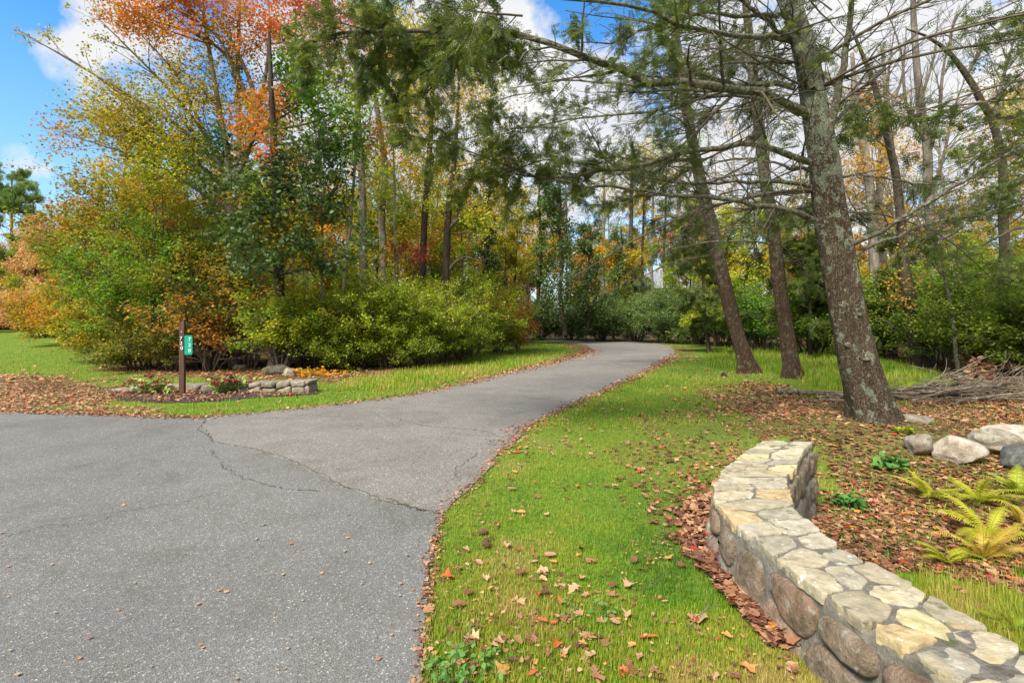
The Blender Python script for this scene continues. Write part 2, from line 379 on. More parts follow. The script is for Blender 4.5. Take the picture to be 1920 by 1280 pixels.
M['street'] = asphalt('street_asphalt', (.160,.155,.142), (.52,.50,.46), (1.0,1.0,.99))
M['drive'] = asphalt('driveway_asphalt', (.182,.173,.157), (.54,.51,.46), (1.03,1.0,.97), scale=200)
M['crack'] = rough_mat('crack_dirt', [(.3, (.075,.07,.058)), (.6, (.13,.115,.085)), (.75, (.20,.155,.085))], scale=14, bump=.4, spots=[((.10,.13,.03), 5, .60)])
M['patina'] = rough_mat('moss_dirt', [(.3, (.08,.075,.04)), (.7, (.16,.14,.06))], scale=9, bump=.4)
M['mortar'] = rough_mat('mortar', [(.3, (.11,.095,.07)), (.55, (.22,.195,.155)), (.75, (.34,.305,.25))], scale=14, bump=.9, dist=.02, spots=[((.12,.14,.06), 6, .62)])
caps = {'pale': [(.3, (0.238,0.195,0.120)), (.5, (0.386,0.329,0.216)), (.7, (0.526,0.455,0.309))], 'grey': [(.3, (0.209,0.181,0.124)), (.5, (0.347,0.307,0.220)), (.7, (0.486,0.436,0.316))],
        'cream': [(.3, (0.298,0.242,0.139)), (.5, (0.486,0.414,0.262)), (.7, (0.635,0.557,0.386))], 'yellow': [(.3, (0.308,0.256,0.115)), (.5, (0.496,0.422,0.216)), (.7, (0.614,0.543,0.325))],
        'tan': [(.3, (0.247,0.172,0.081)), (.5, (0.416,0.307,0.154)), (.7, (0.565,0.446,0.255))]}
for k, c in caps.items():
    M['cap_'+k] = rough_mat('cap_stone_'+k, c, scale=13, bump=.6, dist=.014, detail=12, perobj=.18, spots=[((.15,.14,.08), 16, .60, .12, 8), ((.40,.32,.17), 6, .60, .12, 6), ((.62,.61,.56), 30, .64, .08, 6)])
faces_ = {'brown': [(.3, (.11,.08,.05)), (.5, (.24,.18,.12)), (.7, (.36,.29,.21))], 'grey': [(.3, (.14,.125,.10)), (.5, (.27,.25,.21)), (.7, (.42,.40,.34))],
          'rust': [(.3, (.13,.085,.05)), (.5, (.26,.175,.115)), (.7, (.38,.29,.21))]}
for k, c in faces_.items():
    M['face_'+k] = rough_mat('field_stone_'+k, c, scale=12, bump=1, dist=.025, detail=12, perobj=.2, spots=[((.33,.30,.25), 22, .58, .08, 8), ((.09,.085,.045), 7, .58, .12, 6)])
M['boulder'] = rough_mat('boulder_stone', [(.3, (.12,.10,.07)), (.5, (.25,.215,.16)), (.7, (.40,.36,.29))], scale=9, bump=.7, dist=.03, perobj=.15, spots=[((.34,.24,.12), 3, .6, .12), ((.14,.15,.10), 9, .62)])
M['boulder_pale'] = rough_mat('pale_boulder_stone', [(.3, (.20,.155,.105)), (.5, (.38,.325,.25)), (.7, (.55,.49,.41))], scale=9, bump=.6, dist=.03, spots=[((.34,.21,.10), 3.2, .58, .1)])
M['boulder_dark'] = rough_mat('dark_boulder_stone', [(.3, (.05,.05,.045)), (.5, (.11,.11,.10)), (.7, (.22,.22,.20))], scale=5, bump=.7, dist=.03)
M['mulch'] = rough_mat('mulch', [(.3, (.04,.028,.024)), (.55, (.12,.09,.078)), (.75, (.22,.17,.15))], scale=28, bump=1, dist=.04)
M['post'] = rough_mat('brown_post_wood', [(.3, (.055,.028,.018)), (.55, (.10,.052,.034)), (.75, (.15,.085,.06))], scale=14, stretch=(1,1,.08), bump=.3, dist=.01)
M['signgreen'] = plain('sign_green', (.0,.33,.20), .35)
M['white'] = plain('white_digits', (.85,.85,.83), .4)
M['black'] = plain('black_tile', (.012,.012,.012), .4)
M['steel'] = plain('steel', (.4,.4,.4), .35)
M['house'] = rough_mat('house_siding', [(.3, (.46,.50,.56)), (.7, (.58,.61,.66))], scale=3, bump=.1)
M['roof'] = rough_mat('house_roof', [(.3, (.22,.23,.25)), (.7, (.32,.33,.36))], scale=8, bump=.3)
M['glass'] = plain('house_glass', (.05,.06,.08), .1)

# ------------------------------------------------------------------ ground zones
STREET = [(-3000,0)]   # replaced below, world coords
drive_px = [(385,783),(520,770),(640,757),(760,742),(860,722),(960,697),(1040,680),(1095,665),(1112,655),(1100,647),(1060,641),(1010,637.5),(960,635.5),
            (900,634.2),(900,631.3),(980,632),(1080,633.6),(1160,637),(1222,642),(1256,649),(1266,658),(1262,668),(1240,682),(1200,703),(1130,735),(1060,765),(990,800),(965,830),(935,850),(920,880),(890,908),(850,945),(830,965),
            (700,935),(600,893),(545,865),(470,842),(405,830),(380,800)]
DRIVE = GP(drive_px)
street_px_far = [(-600,752),(-200,765),(0,771),(160,776),(300,781),(385,783),(380,800),(405,830),(470,842),(545,865),(600,893),(700,935),(830,965),(815,1030),(803,1100),(797,1200),(790,1280)]
STREET = GP(street_px_far)+[(-.42,1.5),(-.62,.6),(-.5,-1.5),(.8,-5),(6,-9),(6,-14),(-40,-14),(-40,9.6)]
WL_px = [(1524,826),(1436,825),(1400,845),(1377,864),(1355,882),(1342,905),(1340,932),(1356,955),(1382,987),(1430,1024),(1487,1069),(1556,1118),(1625,1168),(1739,1243),(1850,1310),(1990,1400)]
WR_px = [(1525,827),(1508,841),(1495,866),(1475,898),(1479,918),(1487,947),(1516,977),(1597,1036),(1711,1095),(1784,1140),(1890,1195),(1975,1240),(2120,1320)]
WALLZ = .35
WLw = [G(a, b, WALLZ) for a, b in WL_px[1:]]; WRw = [G(a, b, WALLZ) for a, b in WR_px]
nW = 64
WLr = resample(WLw, nW); WRr = resample(WRw, nW)
WC = (WLr+WRr)/2
_wy = WC[::-1, 1]; _wx = WC[::-1, 0]
order = np.argsort(_wy); _wy = _wy[order]; _wx = _wx[order]
WALLPOLY = [tuple(p) for p in WLr]+[tuple(p) for p in WRr[::-1]]
def height(x, y):
    x = np.asarray(x, float); y = np.asarray(y, float)
    wx = np.interp(y, _wy, _wx, left=_wx[0]+1.2, right=_wx[-1])
    dip = -.36*sstep(0, .14, x-wx)*(1-sstep(5.0, 7.0, y))*(1-.75*sstep(3.6, 6.5, x))
    n = -.008*fbm(x, y, 1.3, 5)*(1-sstep(20, 40, y)*.7)
    hill = .75*sstep(14, 40, y)*sstep(9, 20, -x-.10*(y-14))
    bump = .16*np.exp(-(((x-5.1)/1.0)**2+((y-7.3)/1.0)**2))+.10*np.exp(-(((x-6.6)/.8)**2+((y-14.2)/.8)**2))+.10*np.exp(-(((x-7.2)/.8)**2+((y-13)/.8)**2))
    return dip+n+hill+bump
zones = {
 'A2': [(1150,850),(1230,785),(1330,728),(1400,700),(1500,722),(1400,815),(1335,870),(1335,940),(1280,1040),(1190,960)],
 'A': [(1290,1010),(1335,940),(1335,870),(1400,815),(1370,775),(1345,740),(1420,716),(1500,725),(1600,748),(1700,742),(1800,728),(1920,745),(2400,760),(2400,985),(1920,1000),(1740,990),(1640,1010),(1590,1020),(1500,960),(1530,830),(1440,822),(1300,900)],
 'B': [(1280,960),(1345,930),(1345,1050),(1420,1150),(1500,1230),(1450,1220),(1380,1150),(1305,1060)],
 'C': [(-900,750),(-900,700),(60,700),(150,712),(240,728),(215,745),(160,757),(190,768),(420,783),(160,777)],
 'D': [(150,640),(205,696),(330,708),(430,709),(560,717),(700,704),(840,680),(905,652),(885,641),(930,637),(990,632),(990,603.5),(60,603.5),(60,618)],
 'E': [(960,702),(1060,685),(1118,662),(1118,648),(1050,643),(1078,660),(1000,681),(930,697),(780,736),(700,750)],
 'F': [(1365,644),(1600,652),(1640,662),(1700,690),(1830,722),(2400,745),(2400,603.5),(1365,603.5)],
 'Gz': [(1225,641),(1300,652),(1290,672),(1240,690),(1268,665),(1256,648)],
 'H': [(985,631.5),(1200,636),(1370,645),(1370,603.5),(985,603.5)],
}
ZW = {'A2': .27, 'A': .74, 'B': 1.0, 'C': .9, 'D': .9, 'E': .85, 'F': .9, 'Gz': .6, 'H': .9}
zpoly = {k: GP(v) for k, v in zones.items()}
MULCH = GP([(200,741),(235,729),(330,733),(420,733),(480,737),(585,734),(600,739),(500,745),(400,753),(300,756),(225,750)])
TALL = GP([(1340,655),(1600,655),(1720,690),(1745,715),(1690,742),(1590,740),(1520,722),(1440,700),(1400,693),(1330,690)])
MEADOW = GP([(900,706),(1000,684),(1075,662),(1070,651),(1000,640),(930,640),(890,662),(830,680),(700,705),(600,735),(760,730)])
WEEDS = GP([(1560,1010),(1700,980),(2300,960),(2300,1300),(2000,1300),(1900,1190),(1720,1090)])
def litter(x, y):
    j = np.clip(y*.05, .06, .5)
    xx = x+(fbm(x, y, .35, 11)-.5)*4.5*j; yy = y+(fbm(x, y, .35, 17)-.5)*4.5*j
    r = np.zeros(np.shape(x))
    for k, p in zpoly.items(): r = np.maximum(r, inpoly(xx, yy, p)*ZW[k])
    r = np.where(y > 60, .9, r)
    return r
def paved(x, y, grow=0): return inpoly(x, y, DRIVE) | inpoly(x, y, STREET)

def ground_mat():
    m, N, L, out = newmat('ground_earth')
    b = N.new('ShaderNodeBsdfPrincipled'); b.inputs['Roughness'].default_value = .95; b.inputs['Specular IOR Level'].default_value = .1
    tc = N.new('ShaderNodeTexCoord')
    at = N.new('ShaderNodeAttribute'); at.attribute_name = 'tint'
    n = N.new('ShaderNodeTexNoise'); n.inputs['Scale'].default_value = 22; n.inputs['Detail'].default_value = 8; n.inputs['Roughness'].default_value = .7
    L.new(tc.outputs['Object'], n.inputs['Vector'])
    g = ramp(N, [(.3, (.045,.075,.012)), (.5, (.115,.18,.02)), (.7, (.21,.25,.035))]); L.new(n.outputs['Fac'], g.inputs[0])
    v = N.new('ShaderNodeTexVoronoi'); v.inputs['Scale'].default_value = 30; L.new(tc.outputs['Object'], v.inputs['Vector'])
    bw = N.new('ShaderNodeRGBToBW'); L.new(v.outputs['Color'], bw.inputs[0])
    l = ramp(N, [(.1, (.03,.018,.012)), (.45, (.09,.052,.028)), (.7, (.18,.10,.05)), (.95, (.30,.18,.09))]); L.new(bw.outputs[0], l.inputs[0])
    mx = N.new('ShaderNodeMix'); mx.data_type = 'RGBA'; L.new(at.outputs['Fac'], mx.inputs[0]); L.new(g.outputs[0], mx.inputs[6]); L.new(l.outputs[0], mx.inputs[7])
    L.new(mx.outputs[2], b.inputs['Base Color'])
    bp = N.new('ShaderNodeBump'); bp.inputs['Strength'].default_value = .6; bp.inputs['Distance'].default_value = .03
    L.new(n.outputs['Fac'], bp.inputs['Height']); L.new(bp.outputs[0], b.inputs['Normal'])
    L.new(b.outputs[0], out.inputs[0]); return m

def sinhgrid(c, half, k, n):
    u = np.linspace(-1, 1, n); return c+half*np.sinh(k*u)/np.sinh(k)
gx = sinhgrid(1.0, 400, 6.2, 460); gy = sinhgrid(4.0, 420, 6.2, 420)
X, Y = np.meshgrid(gx, gy)
Z = height(X, Y)
V = np.stack([X, Y, Z], -1).reshape(-1, 3)
idx = np.arange(len(gy)*len(gx)).reshape(len(gy), len(gx))
Fq = np.stack([idx[:-1, :-1], idx[:-1, 1:], idx[1:, 1:], idx[1:, :-1]], -1).reshape(-1)
LT = litter(X.ravel(), Y.ravel())
me = raw_mesh('ground', V, Fq, np.full(len(Fq)//4, 4), LT, True, ground_mat())
tag(mobj('ground', me), kind='structure')

def sheet(name, poly, z, mat, sub_jit=0.0, seed=0, parent=None):
    """a ragged-edged flat sheet with a small skirt"""
    rng = np.random.default_rng(seed)
    pts = []
    n = len(poly)
    for i in range(n):
        a = np.array(poly[i]); b = np.array(poly[(i+1) % n]); Lg = np.linalg.norm(b-a)
        k = int(np.clip(Lg/.12, 1, 60)) if (a[1] > -1 and a[1] < 30) else 1
        for j in range(k):
            p = a+(b-a)*j/k
            if k > 1: p = p+rng.normal(0, sub_jit, 2)
            pts.append(p)
    import bmesh
    bm = bmesh.new()
    top = [bm.verts.new((p[0], p[1], z)) for p in pts]
    lo = [bm.verts.new((p[0], p[1], z-.06)) for p in pts]
    f = bm.faces.new(top)
    for i in range(len(pts)):
        j = (i+1) % len(pts); bm.faces.new((top[j], top[i], lo[i], lo[j]))
    bmesh.ops.triangulate(bm, faces=[f])
    bmesh.ops.recalc_face_normals(bm, faces=bm.faces)
    me = bpy.data.meshes.new(name); bm.to_mesh(me); bm.free(); me.materials.append(mat)
    return mobj(name, me, parent)
street = tag(sheet('street', STREET, .006, M['street'], .012, 1), kind='structure')
driveway = tag(sheet('driveway', DRIVE, .009, M['drive'], .012, 2), kind='structure')
mulch = tag(sheet('mulch_bed', MULCH, .02, M['mulch'], .05, 3), kind='structure')

# cracks: thin irregular ribbons of dirt, part of the paving they run through
def crack(pxs, w, parent, z, seed, mat='crack', wob=.02):
    rng = np.random.default_rng(seed)
    p = resample([G(a, b) for a, b in pxs], max(6, int(14*len(pxs))))
    n = len(p); d = np.gradient(p, axis=0); d /= np.linalg.norm(d, axis=1, keepdims=True)+1e-9
    nr = np.stack([-d[:, 1], d[:, 0]], 1)
    off = np.cumsum(rng.normal(0, wob*.5, n)); off -= np.linspace(off[0], off[-1], n)
    off += rng.normal(0, wob*.45, n)
    p = p+nr*off[:, None]
    wd = w*.55*(.25+1.1*rng.random(n)**2); wd[0] = wd[-1] = .001
    a = p+nr*wd[:, None]*.5; b = p-nr*wd[:, None]*.5
    V = np.concatenate([np.c_[a, np.full(n, z)], np.c_[b, np.full(n, z)]])
    Fq = np.array([[i, i+n, i+n+1, i+1] for i in range(n-1)])
    mobj('crack', raw_mesh('crack', V, Fq, np.full(n-1, 4), mat=M[mat]), parent)
cs = [([(385,785),(380,800),(395,822),(405,830)], .05, 0), ([(405,830),(470,842),(545,865),(600,893),(700,935),(770,955),(830,965)], .035, 0),
      ([(725,935),(760,950),(800,958)], .07, 0),
      ([(380,835),(410,865),(440,885),(480,900),(540,915),(600,922)], .02, 0), ([(440,885),(430,860),(400,845)], .012, 0),
      ([(0,1008),(90,985),(170,982),(250,962),(330,945),(420,925)], .016, 0), ([(0,1003),(80,978),(150,972),(240,962)], .008, 0),
      ([(800,975),(795,1000),(780,1030)], .008, 0), ([(730,950),(690,980),(660,1010)], .006, 0),
      ([(400,1070),(440,1060),(500,1040),(520,1010)], .008, 0),
      ([(600,893),(620,912),(700,905)], .008, 0),
      ([(900,905),(870,890),(850,900),(820,930)], .012, 1), ([(935,820),(905,812),(860,806),(800,800),(735,783)], .03, 1),
      ([(905,812),(925,795),(960,780),(1010,768)], .012, 1), ([(895,850),(880,872),(860,885),(862,905)], .02, 1),
      ([(860,806),(830,830),(790,850),(770,880)], .008, 1), ([(930,835),(900,845),(870,842),(840,860)], .010, 1),
      ([(1000,700),(1050,705),(1100,712),(1160,708)], .02, 1), ([(960,740),(1010,745),(1060,738)], .012, 1), ([(1080,672),(1130,676),(1180,688)], .02, 1),
      ([(780,760),(840,765),(900,775),(960,770)], .012, 1), ([(640,760),(700,775),(740,800)], .01, 1)]
for i, (p, w, k) in enumerate(cs): crack(p, w, driveway if k else street, .0125, 50+i)

# ------------------------------------------------------------------ foliage tools
LEAF_Q = (np.array([[0,0,0],[.45,.42,.04],[1,0,-.06],[.45,-.42,.04]], float), [[0,3,2,1]])
LEAF_2 = (np.array([[0,0,0],[.3,.34,.07],[.7,.30,.05],[1,0,-.08],[.7,-.30,.05],[.3,-.34,.07],[.5,0,-.02]], float), [[0,6,2,1],[6,3,2],[0,5,4,6],[6,4,3]])
def oak_shape():
    o = [(0,0),(.12,.05),(.22,.22),(.30,.08),(.42,.30),(.52,.12),(.64,.30),(.74,.12),(.86,.16),(1,0)]
    v = [(a, b, .05*b*4-.1*a*a) for a, b in o]+[(a, -b, .05*b*4-.1*a*a) for a, b in o[1:-1][::-1]]
    return (np.array(v, float)*[1,1.15,1], [list(range(len(v)))[::-1]])
LEAF_OAK = oak_shape()
def lobed(seed, curl=.25):
    r = np.random.default_rng(seed)
    # a five-lobed autumn leaf, dried and curled
    if seed % 6 == 5:   # a plain oval leaf, rolled along its midrib
        a = np.linspace(0, 2*np.pi, 17)[:-1]; x = np.sign(np.cos(a))*np.abs(np.cos(a))**.8*.72; y = np.sin(a)*r.uniform(.24, .36)*(1-.35*np.cos(a))*(1+r.normal(0, .07, 16))
        z = np.abs(y)*r.uniform(.2, .8)*curl*1.4+curl*x*x*r.uniform(-.3, .5)+r.normal(0, .02, 16)
        v = np.vstack([[0,0,0], np.stack([x, y, z], 1)])
        return v*.5, [[0, i, i % 16+1][::-1] for i in range(1, 17)]
    ang = np.array([180, 150, 118, 95, 72, 50, 30, 12, 0, -12, -30, -50, -72, -95, -118, -150])
    rad = np.array([.42, .38, .66, .50, .86, .56, .66, .80, 1.0, .78, .66, .56, .86, .50, .66, .38])
    rad = rad*(1+r.normal(0, .17, 16))
    a = np.radians(ang); x = rad*np.cos(a); y = rad*np.sin(a)
    fold = r.uniform(.1, .55)*curl; z = np.abs(y)*fold+curl*x*x*r.uniform(-.25, .35)+r.normal(0, .035, 16)*(1+curl)
    v = np.vstack([[0,0,0], np.stack([x, y, z], 1)])
    f = [[0, i, i % 16+1][::-1] for i in range(1, 17)]
    v[:, 1] *= r.uniform(.55, 1.0)
    return v*.5, f
def feather(pairs, wd=1.0):
    v = []; f = []
    v += [(0,.012,0),(0,-.012,0),(1,0,0)]; f.append([0,1,2])
    for i in range(pairs):
        u = .08+.86*i/pairs; L = .27*wd*(1-.55*(i/pairs))
        for s in (1, -1):
            k = len(v)
            v += [(u, 0, 0), (u+.16, s*L*.45, .012), (u+.18, s*L, -.02), (u+.01, s*L*.55, -.006)]
            f.append([k, k+3, k+2, k+1] if s > 0 else [k, k+1, k+2, k+3])
    return np.array(v, float), f
SPRAY = feather(4, 1.35); SPRAY_S = feather(4, 1.3)
def unit(v): return v/(np.linalg.norm(v, axis=-1, keepdims=True)+1e-9)
def leaves(soup, pts, size, tmpl, rng, axis=None, up=.6, tint=None, vary=.3, droop=0.):
    """many leaves at pts; axis = growing directions"""
    n = len(pts)
    if n == 0: return
    tv, tf = tmpl
    if axis is None:
        axis = rng.normal(0, 1, (n, 3)); axis[:, 2] = axis[:, 2]*.5-droop
    else: axis = np.asarray(axis)+rng.normal(0, .35, (n, 3)); axis[:, 2] -= droop
    a = unit(axis)
    nn = rng.normal(0, 1, (n, 3))*(1-up); nn[:, 2] += up
    b = unit(np.cross(nn, a)); c = np.cross(a, b)
    s = (size*(1+vary*(rng.random(n)*2-1)))[:, None, None]
    V = pts[:, None, :]+s*(tv[None, :, 0:1]*a[:, None]+tv[None, :, 1:2]*b[:, None]+tv[None, :, 2:3]*c[:, None])
    k = len(tv)
    flat = np.concatenate([np.array(x) for x in tf]); sz = np.array([len(x) for x in tf])
    Fi = (flat[None, :]+(np.arange(n)*k)[:, None]).ravel()
    if tint is None: tint = rng.random(n)
    soup.add(V, Fi, np.tile(sz, n), np.repeat(np.clip(tint, 0, 1), k))
def branch(P, Rd, count, rng, t0=.2, t1=1., ll=(.3,.5), ang=(35,70), K=5, up=0., flat=1., taper=.6, rr=.5, wob=.12, absl=None, tip=.25):
    """children growing from the polylines P (M,K,3)"""
    Mn, Kp, _ = P.shape
    ln = np.linalg.norm(np.diff(P, axis=1), axis=2).sum(1)
    par = rng.choice(Mn, count, p=ln/ln.sum()); t = t0+(t1-t0)*rng.random(count)
    f = t*(Kp-1); i = np.minimum(f.astype(int), Kp-2); fr = (f-i)[:, None]
    base = P[par, i]*(1-fr)+P[par, i+1]*fr; T = unit(P[par, i+1]-P[par, i])
    rb = Rd[par, i]*(1-fr[:, 0])+Rd[par, i+1]*fr[:, 0]
    pr = rng.normal(0, 1, (count, 3)); pr -= (pr*T).sum(1, keepdims=True)*T; pr = unit(pr); pr[:, 2] *= flat; pr = unit(pr)
    a = np.radians(rng.uniform(*ang, count))[:, None]
    d = unit(np.cos(a)*T+np.sin(a)*pr)
    L = (ln[par] if absl is None else np.full(count, absl))*rng.uniform(*ll, count)*(1-taper*t)
    st = (L/(K-1))[:, None]
    out = np.zeros((count, K, 3)); out[:, 0] = base
    for k in range(1, K):
        d = unit(d+np.array([0,0,up])*(1.0/(K-1))+rng.normal(0, wob, (count, 3)))
        out[:, k] = out[:, k-1]+d*st
    r0 = rb*rr; Rn = r0[:, None]*np.linspace(1, tip, K)[None]
    return out, Rn
def along(P, n, rng, t0=0., spread=.1):
    Mn, Kp, _ = P.shape
    ln = np.linalg.norm(np.diff(P, axis=1), axis=2).sum(1)
    par = rng.choice(Mn, n, p=ln/ln.sum()); t = t0+(1-t0)*rng.random(n)
    f = t*(Kp-1); i = np.minimum(f.astype(int), Kp-2); fr = (f-i)[:, None]
    p = P[par, i]*(1-fr)+P[par, i+1]*fr
    return p+rng.normal(0, spread, (n, 3)), unit(P[par, i+1]-P[par, i]), par
def clump_tint(p, rng, mean=.45, amp=.5, sc=1.0, seed=0, jit=.14):
    a = vnoise(p[:, 0]+p[:, 2]*.7, p[:, 1]+p[:, 2]*.9, sc, seed)
    return mean+amp*(a-.5)+rng.normal(0, jit, len(p))
def addtubes(soup, P, Rd, n, rmin=.002):
    v, f, s = tubes(P, np.maximum(Rd, rmin), n); soup.add(v, f, s, 0)

# --- a free-growing tree, made at the origin; parts: trunk, branches, crown
def gen_tree(seed, H, r0, kind='decid', leafmat='yellow', nleaf=7000, lsize=.13, crown0=.35, spread=.28, barkmat='bark_grey', mean=.5, stems=1, bare=.0, ivy=0, up=.35, nl=26):
    rng = np.random.default_rng(seed)
    K = 12
    tr = []; trr = []
    for s in range(stems):
        z = np.linspace(0, H*(1 if s == 0 else rng.uniform(.75, .95)), K)
        w = np.cumsum(rng.normal(0, .012*H/3, (K, 2)), 0); w -= w[0]
        lean = rng.normal(0, .04, 2)+(rng.normal(0, .10, 2) if stems > 1 else 0)
        tr.append(np.stack([w[:, 0]+lean[0]*z, w[:, 1]+lean[1]*z, z-.1], 1))
        rr = r0*(1-.85*np.linspace(0, 1, K)**1.1); rr[0] *= 1.45
        trr.append(rr)
    T = np.array(tr); TR = np.array(trr)
    tb = Soup(); addtubes(tb, T, TR, 9)
    br = Soup()
    if kind == 'decid':
        L1, R1 = branch(T, TR, nl, rng, crown0, .98, (spread, spread*1.5), (30, 62), 7, up, 1, .55, .42, .10)
        L2, R2 = branch(L1, R1, nl*5, rng, .25, 1, (.3,.6), (30,65), 5, up*.5, .8, .45, .55, .12)
        L3, R3 = branch(L2, R2, nl*22, rng, .2, 1, (.4,.8), (25,60), 4, .1, .8, .4, .6, .15)
        addtubes(br, L1, R1, 5, .008); addtubes(br, L2, R2, 4, .005); addtubes(br, L3, R3, 3, .004)
        lsize = lsize*.8; nlf = int(nleaf*1.7*(1-bare))
        p, ax, par = along(L3, nlf, rng, .1, lsize*1.2)
        # leave gaps: whole twigs without leaves
        keep = vnoise(p[:, 0]*1.0+p[:, 2], p[:, 1]+p[:, 2]*.6, 1.1, seed) > .30
        p = p[keep]
        cr = Soup(); leaves(cr, p, lsize, LEAF_Q, rng, None, .45, clump_tint(p, rng, mean, .5, 1.6, seed), .35, .25)
        if ivy:
            q, _, _ = along(T, ivy, rng, 0, .28); q[:, 2] = np.abs(q[:, 2]); q = q[q[:, 2] < H*.7]
            leaves(cr, q, lsize*1.1, LEAF_Q, rng, None, .4, np.clip(rng.normal(.1, .1, len(q)), 0, 1), .3, .3)
    else:   # conifer with layered drooping boughs
        nb = nl*3
        L1, R1 = branch(T, TR, nb, rng, crown0, .99, (spread, spread*1.25), (72, 98), 7, -.18, 1, .86, .16, .05)
        L2, R2 = branch(L1, R1, nb*8, rng, .15, 1, (.22,.42), (40,65), 4, -.15, .25, .5, .5, .08)
        addtubes(br, L1, R1, 4, .006); addtubes(br, L2, R2, 3, .004)
        P2 = L2; cr = Soup()
        p, ax, par = along(P2, nleaf, rng, 0, lsize*.35)
        leaves(cr, p, lsize, SPRAY_S, rng, ax, .75, clump_tint(p, rng, mean, .4, 1.2, seed), .3, .25)
    return (tb.mesh('trunk', M[barkmat], True), br.mesh('branches', M['bark_twig'], True), cr.mesh('crown', M[leafmat]))
def put_tree(meshes, name, label, cat, loc, rz=0, s=1., group=None):
    e = empty(name, loc, label, cat, group); e.rotation_euler = (0, 0, rz); e.scale = (s,)*3
    for n, me in zip(('trunk', 'branches', 'crown'), meshes):
        if me is None or len(me.vertices) == 0: continue
        o = bpy.data.objects.new(n, me); C.objects.link(o); o.parent = e
    return e

# --- a tree grown to measured trunks, with crowns in measured masses
def traced(name, label, cat, Yb, trunks, blobs, leafmat='green', lsize=.1, barkmat='bark_grey', seed=1, group=None, tmpl=LEAF_Q, limbs=(), up=.45,
           mean=.5, amp=.5, twigcover=1., extra=None, basepx=None, limb_tw=10, limb_leaf=0, trunk_n=12, flare=1.35, droop=.2, loose=.16, twig_side=6):
    """trunks: [( [(px,py[,Y])...], [width px...] )]; blobs: [(px,py,Y,r,n,(matkey))]"""
    rng = np.random.default_rng(seed); lsize = lsize*.76; limb_leaf = int(limb_leaf*1.8)
    tp = []
    tb = Soup(); skeleton = []
    K = 22
    for ti, (pts, wd) in enumerate(trunks):
        q = [W(p[0], p[1], p[2] if len(p) > 2 else Yb) for p in pts]
        a = np.array([list(p)+[w*.78/2*(p[1])/F] for p, w in zip(q, wd)])
        a = resample(a, K)
        if ti == 0 and flare > 1:
            a[0, 3] *= flare; a[1, 3] *= 1+(flare-1)*.4
        n2 = a[:, 3:4]*.08
        a[1:-1, :2] += rng.normal(0, 1, (K-2, 2))*n2[1:-1]
        P = a[None, :, :3]; Rr = a[None, :, 3]
        addtubes(tb, P, Rr, trunk_n); skeleton.append((P, Rr))
    base = skeleton[0][0][0, 0].copy()
    gz = float(height(base[0], base[1])); 
    e = empty(name, (base[0], base[1], gz), label, cat, group)
    mobj('trunk', tb.mesh('trunk', M[barkmat], True), e)
    br = Soup(); LP = []; LR = []
    for (pts, w0) in limbs:
        q = resample([W(p[0], p[1], p[2] if len(p) > 2 else Yb) for p in pts], 14)
        r = w0/2*q[0, 1]/F*(1-.86*np.linspace(0, 1, 14)); LP.append(q); LR.append(r)
    if LP:
        LPa, LRa = np.array(LP), np.array(LR)
        addtubes(br, LPa, LRa, 6, .006)
        S1, Q1 = branch(LPa, LRa, int(len(LP)*limb_tw), rng, .1, 1, (.18,.4), (20,50), 6, up*.5, .8, .5, .5, .08)
        S2, Q2 = branch(S1, Q1, int(len(LP)*limb_tw*4), rng, .1, 1, (.25,.6), (20,50), 4, up*.3, .8, .5, .6, .10)
        addtubes(br, S1, Q1, 4, .004); addtubes(br, S2, Q2, 3, .003)
    allP = np.concatenate([s[0][0] for s in skeleton]); allR = np.concatenate([s[1][0] for s in skeleton])
    crowns = {}
    if LP and limb_leaf:
        p, ax, _ = along(np.concatenate([S2]), limb_leaf, rng, .1, lsize)
        p = p[vnoise(p[:, 0]+p[:, 2], p[:, 1]+p[:, 2], 1.0, seed) > .3]
        leaves(crowns.setdefault(leafmat, Soup()), p, lsize, tmpl, rng, None, .45, clump_tint(p, rng, mean, amp, 1.3, seed), .35, droop)
    for bi, bl in enumerate(blobs):
        px, py, Yq, r, n = bl[:5]; n = int(n*1.9); mk = bl[5] if len(bl) > 5 else leafmat; mn = bl[6] if len(bl) > 6 else mean
        c = np.array(W(px, py, Yq))
        # start somewhere below the mass on the skeleton
        cand = allP[:, 2] < c[2]-.15*r
        dd = np.linalg.norm(allP-c, axis=1)+np.where(cand, 0, 50)-.35*(c[2]-allP[:, 2])*0
        k = int(np.argmin(dd+.3*np.abs((c[2]-allP[:, 2])-.6*np.linalg.norm((allP-c)[:, :2], axis=1))))
        s0 = allP[k]; r0 = min(allR[k]*.5, .015+.015*np.linalg.norm(c-s0))
        mid = (s0+c)/2+np.array([0, 0, -.08*np.linalg.norm(c-s0)])+rng.normal(0, .05*r, 3)
        lb = resample([s0, mid, c, c+(c-mid)*.35*min(1, r/ (np.linalg.norm(c-mid)+.01))], 10)[None]
        lr = (r0*(1-.8*np.linspace(0, 1, 10)))[None]
        addtubes(br, lb, lr, 5, .006)
        B1, C1 = branch(lb, lr, 9, rng, .45, 1, (.9,1.3), (30,95), 5, .15, .7, .0, .6, .15, absl=r)
        B2, C2 = branch(B1, C1, 42, rng, .2, 1, (.45,.8), (30,75), 4, .05, .6, .2, .6, .15, absl=r*.8)
        addtubes(br, B1, C1, 4, .005); addtubes(br, B2, C2, 3, .003)
        p, ax, _ = along(B2, n, rng, .05, r*loose)
        p = p[p[:, 2] > .05]
        leaves(crowns.setdefault(mk, Soup()), p, lsize, tmpl, rng, None, .5, clump_tint(p, rng, mn, amp, max(.5, r*.8), seed+bi), .35, droop)
    if br.v: mobj('branches', br.mesh('branches', M['bark_twig'], True), e)
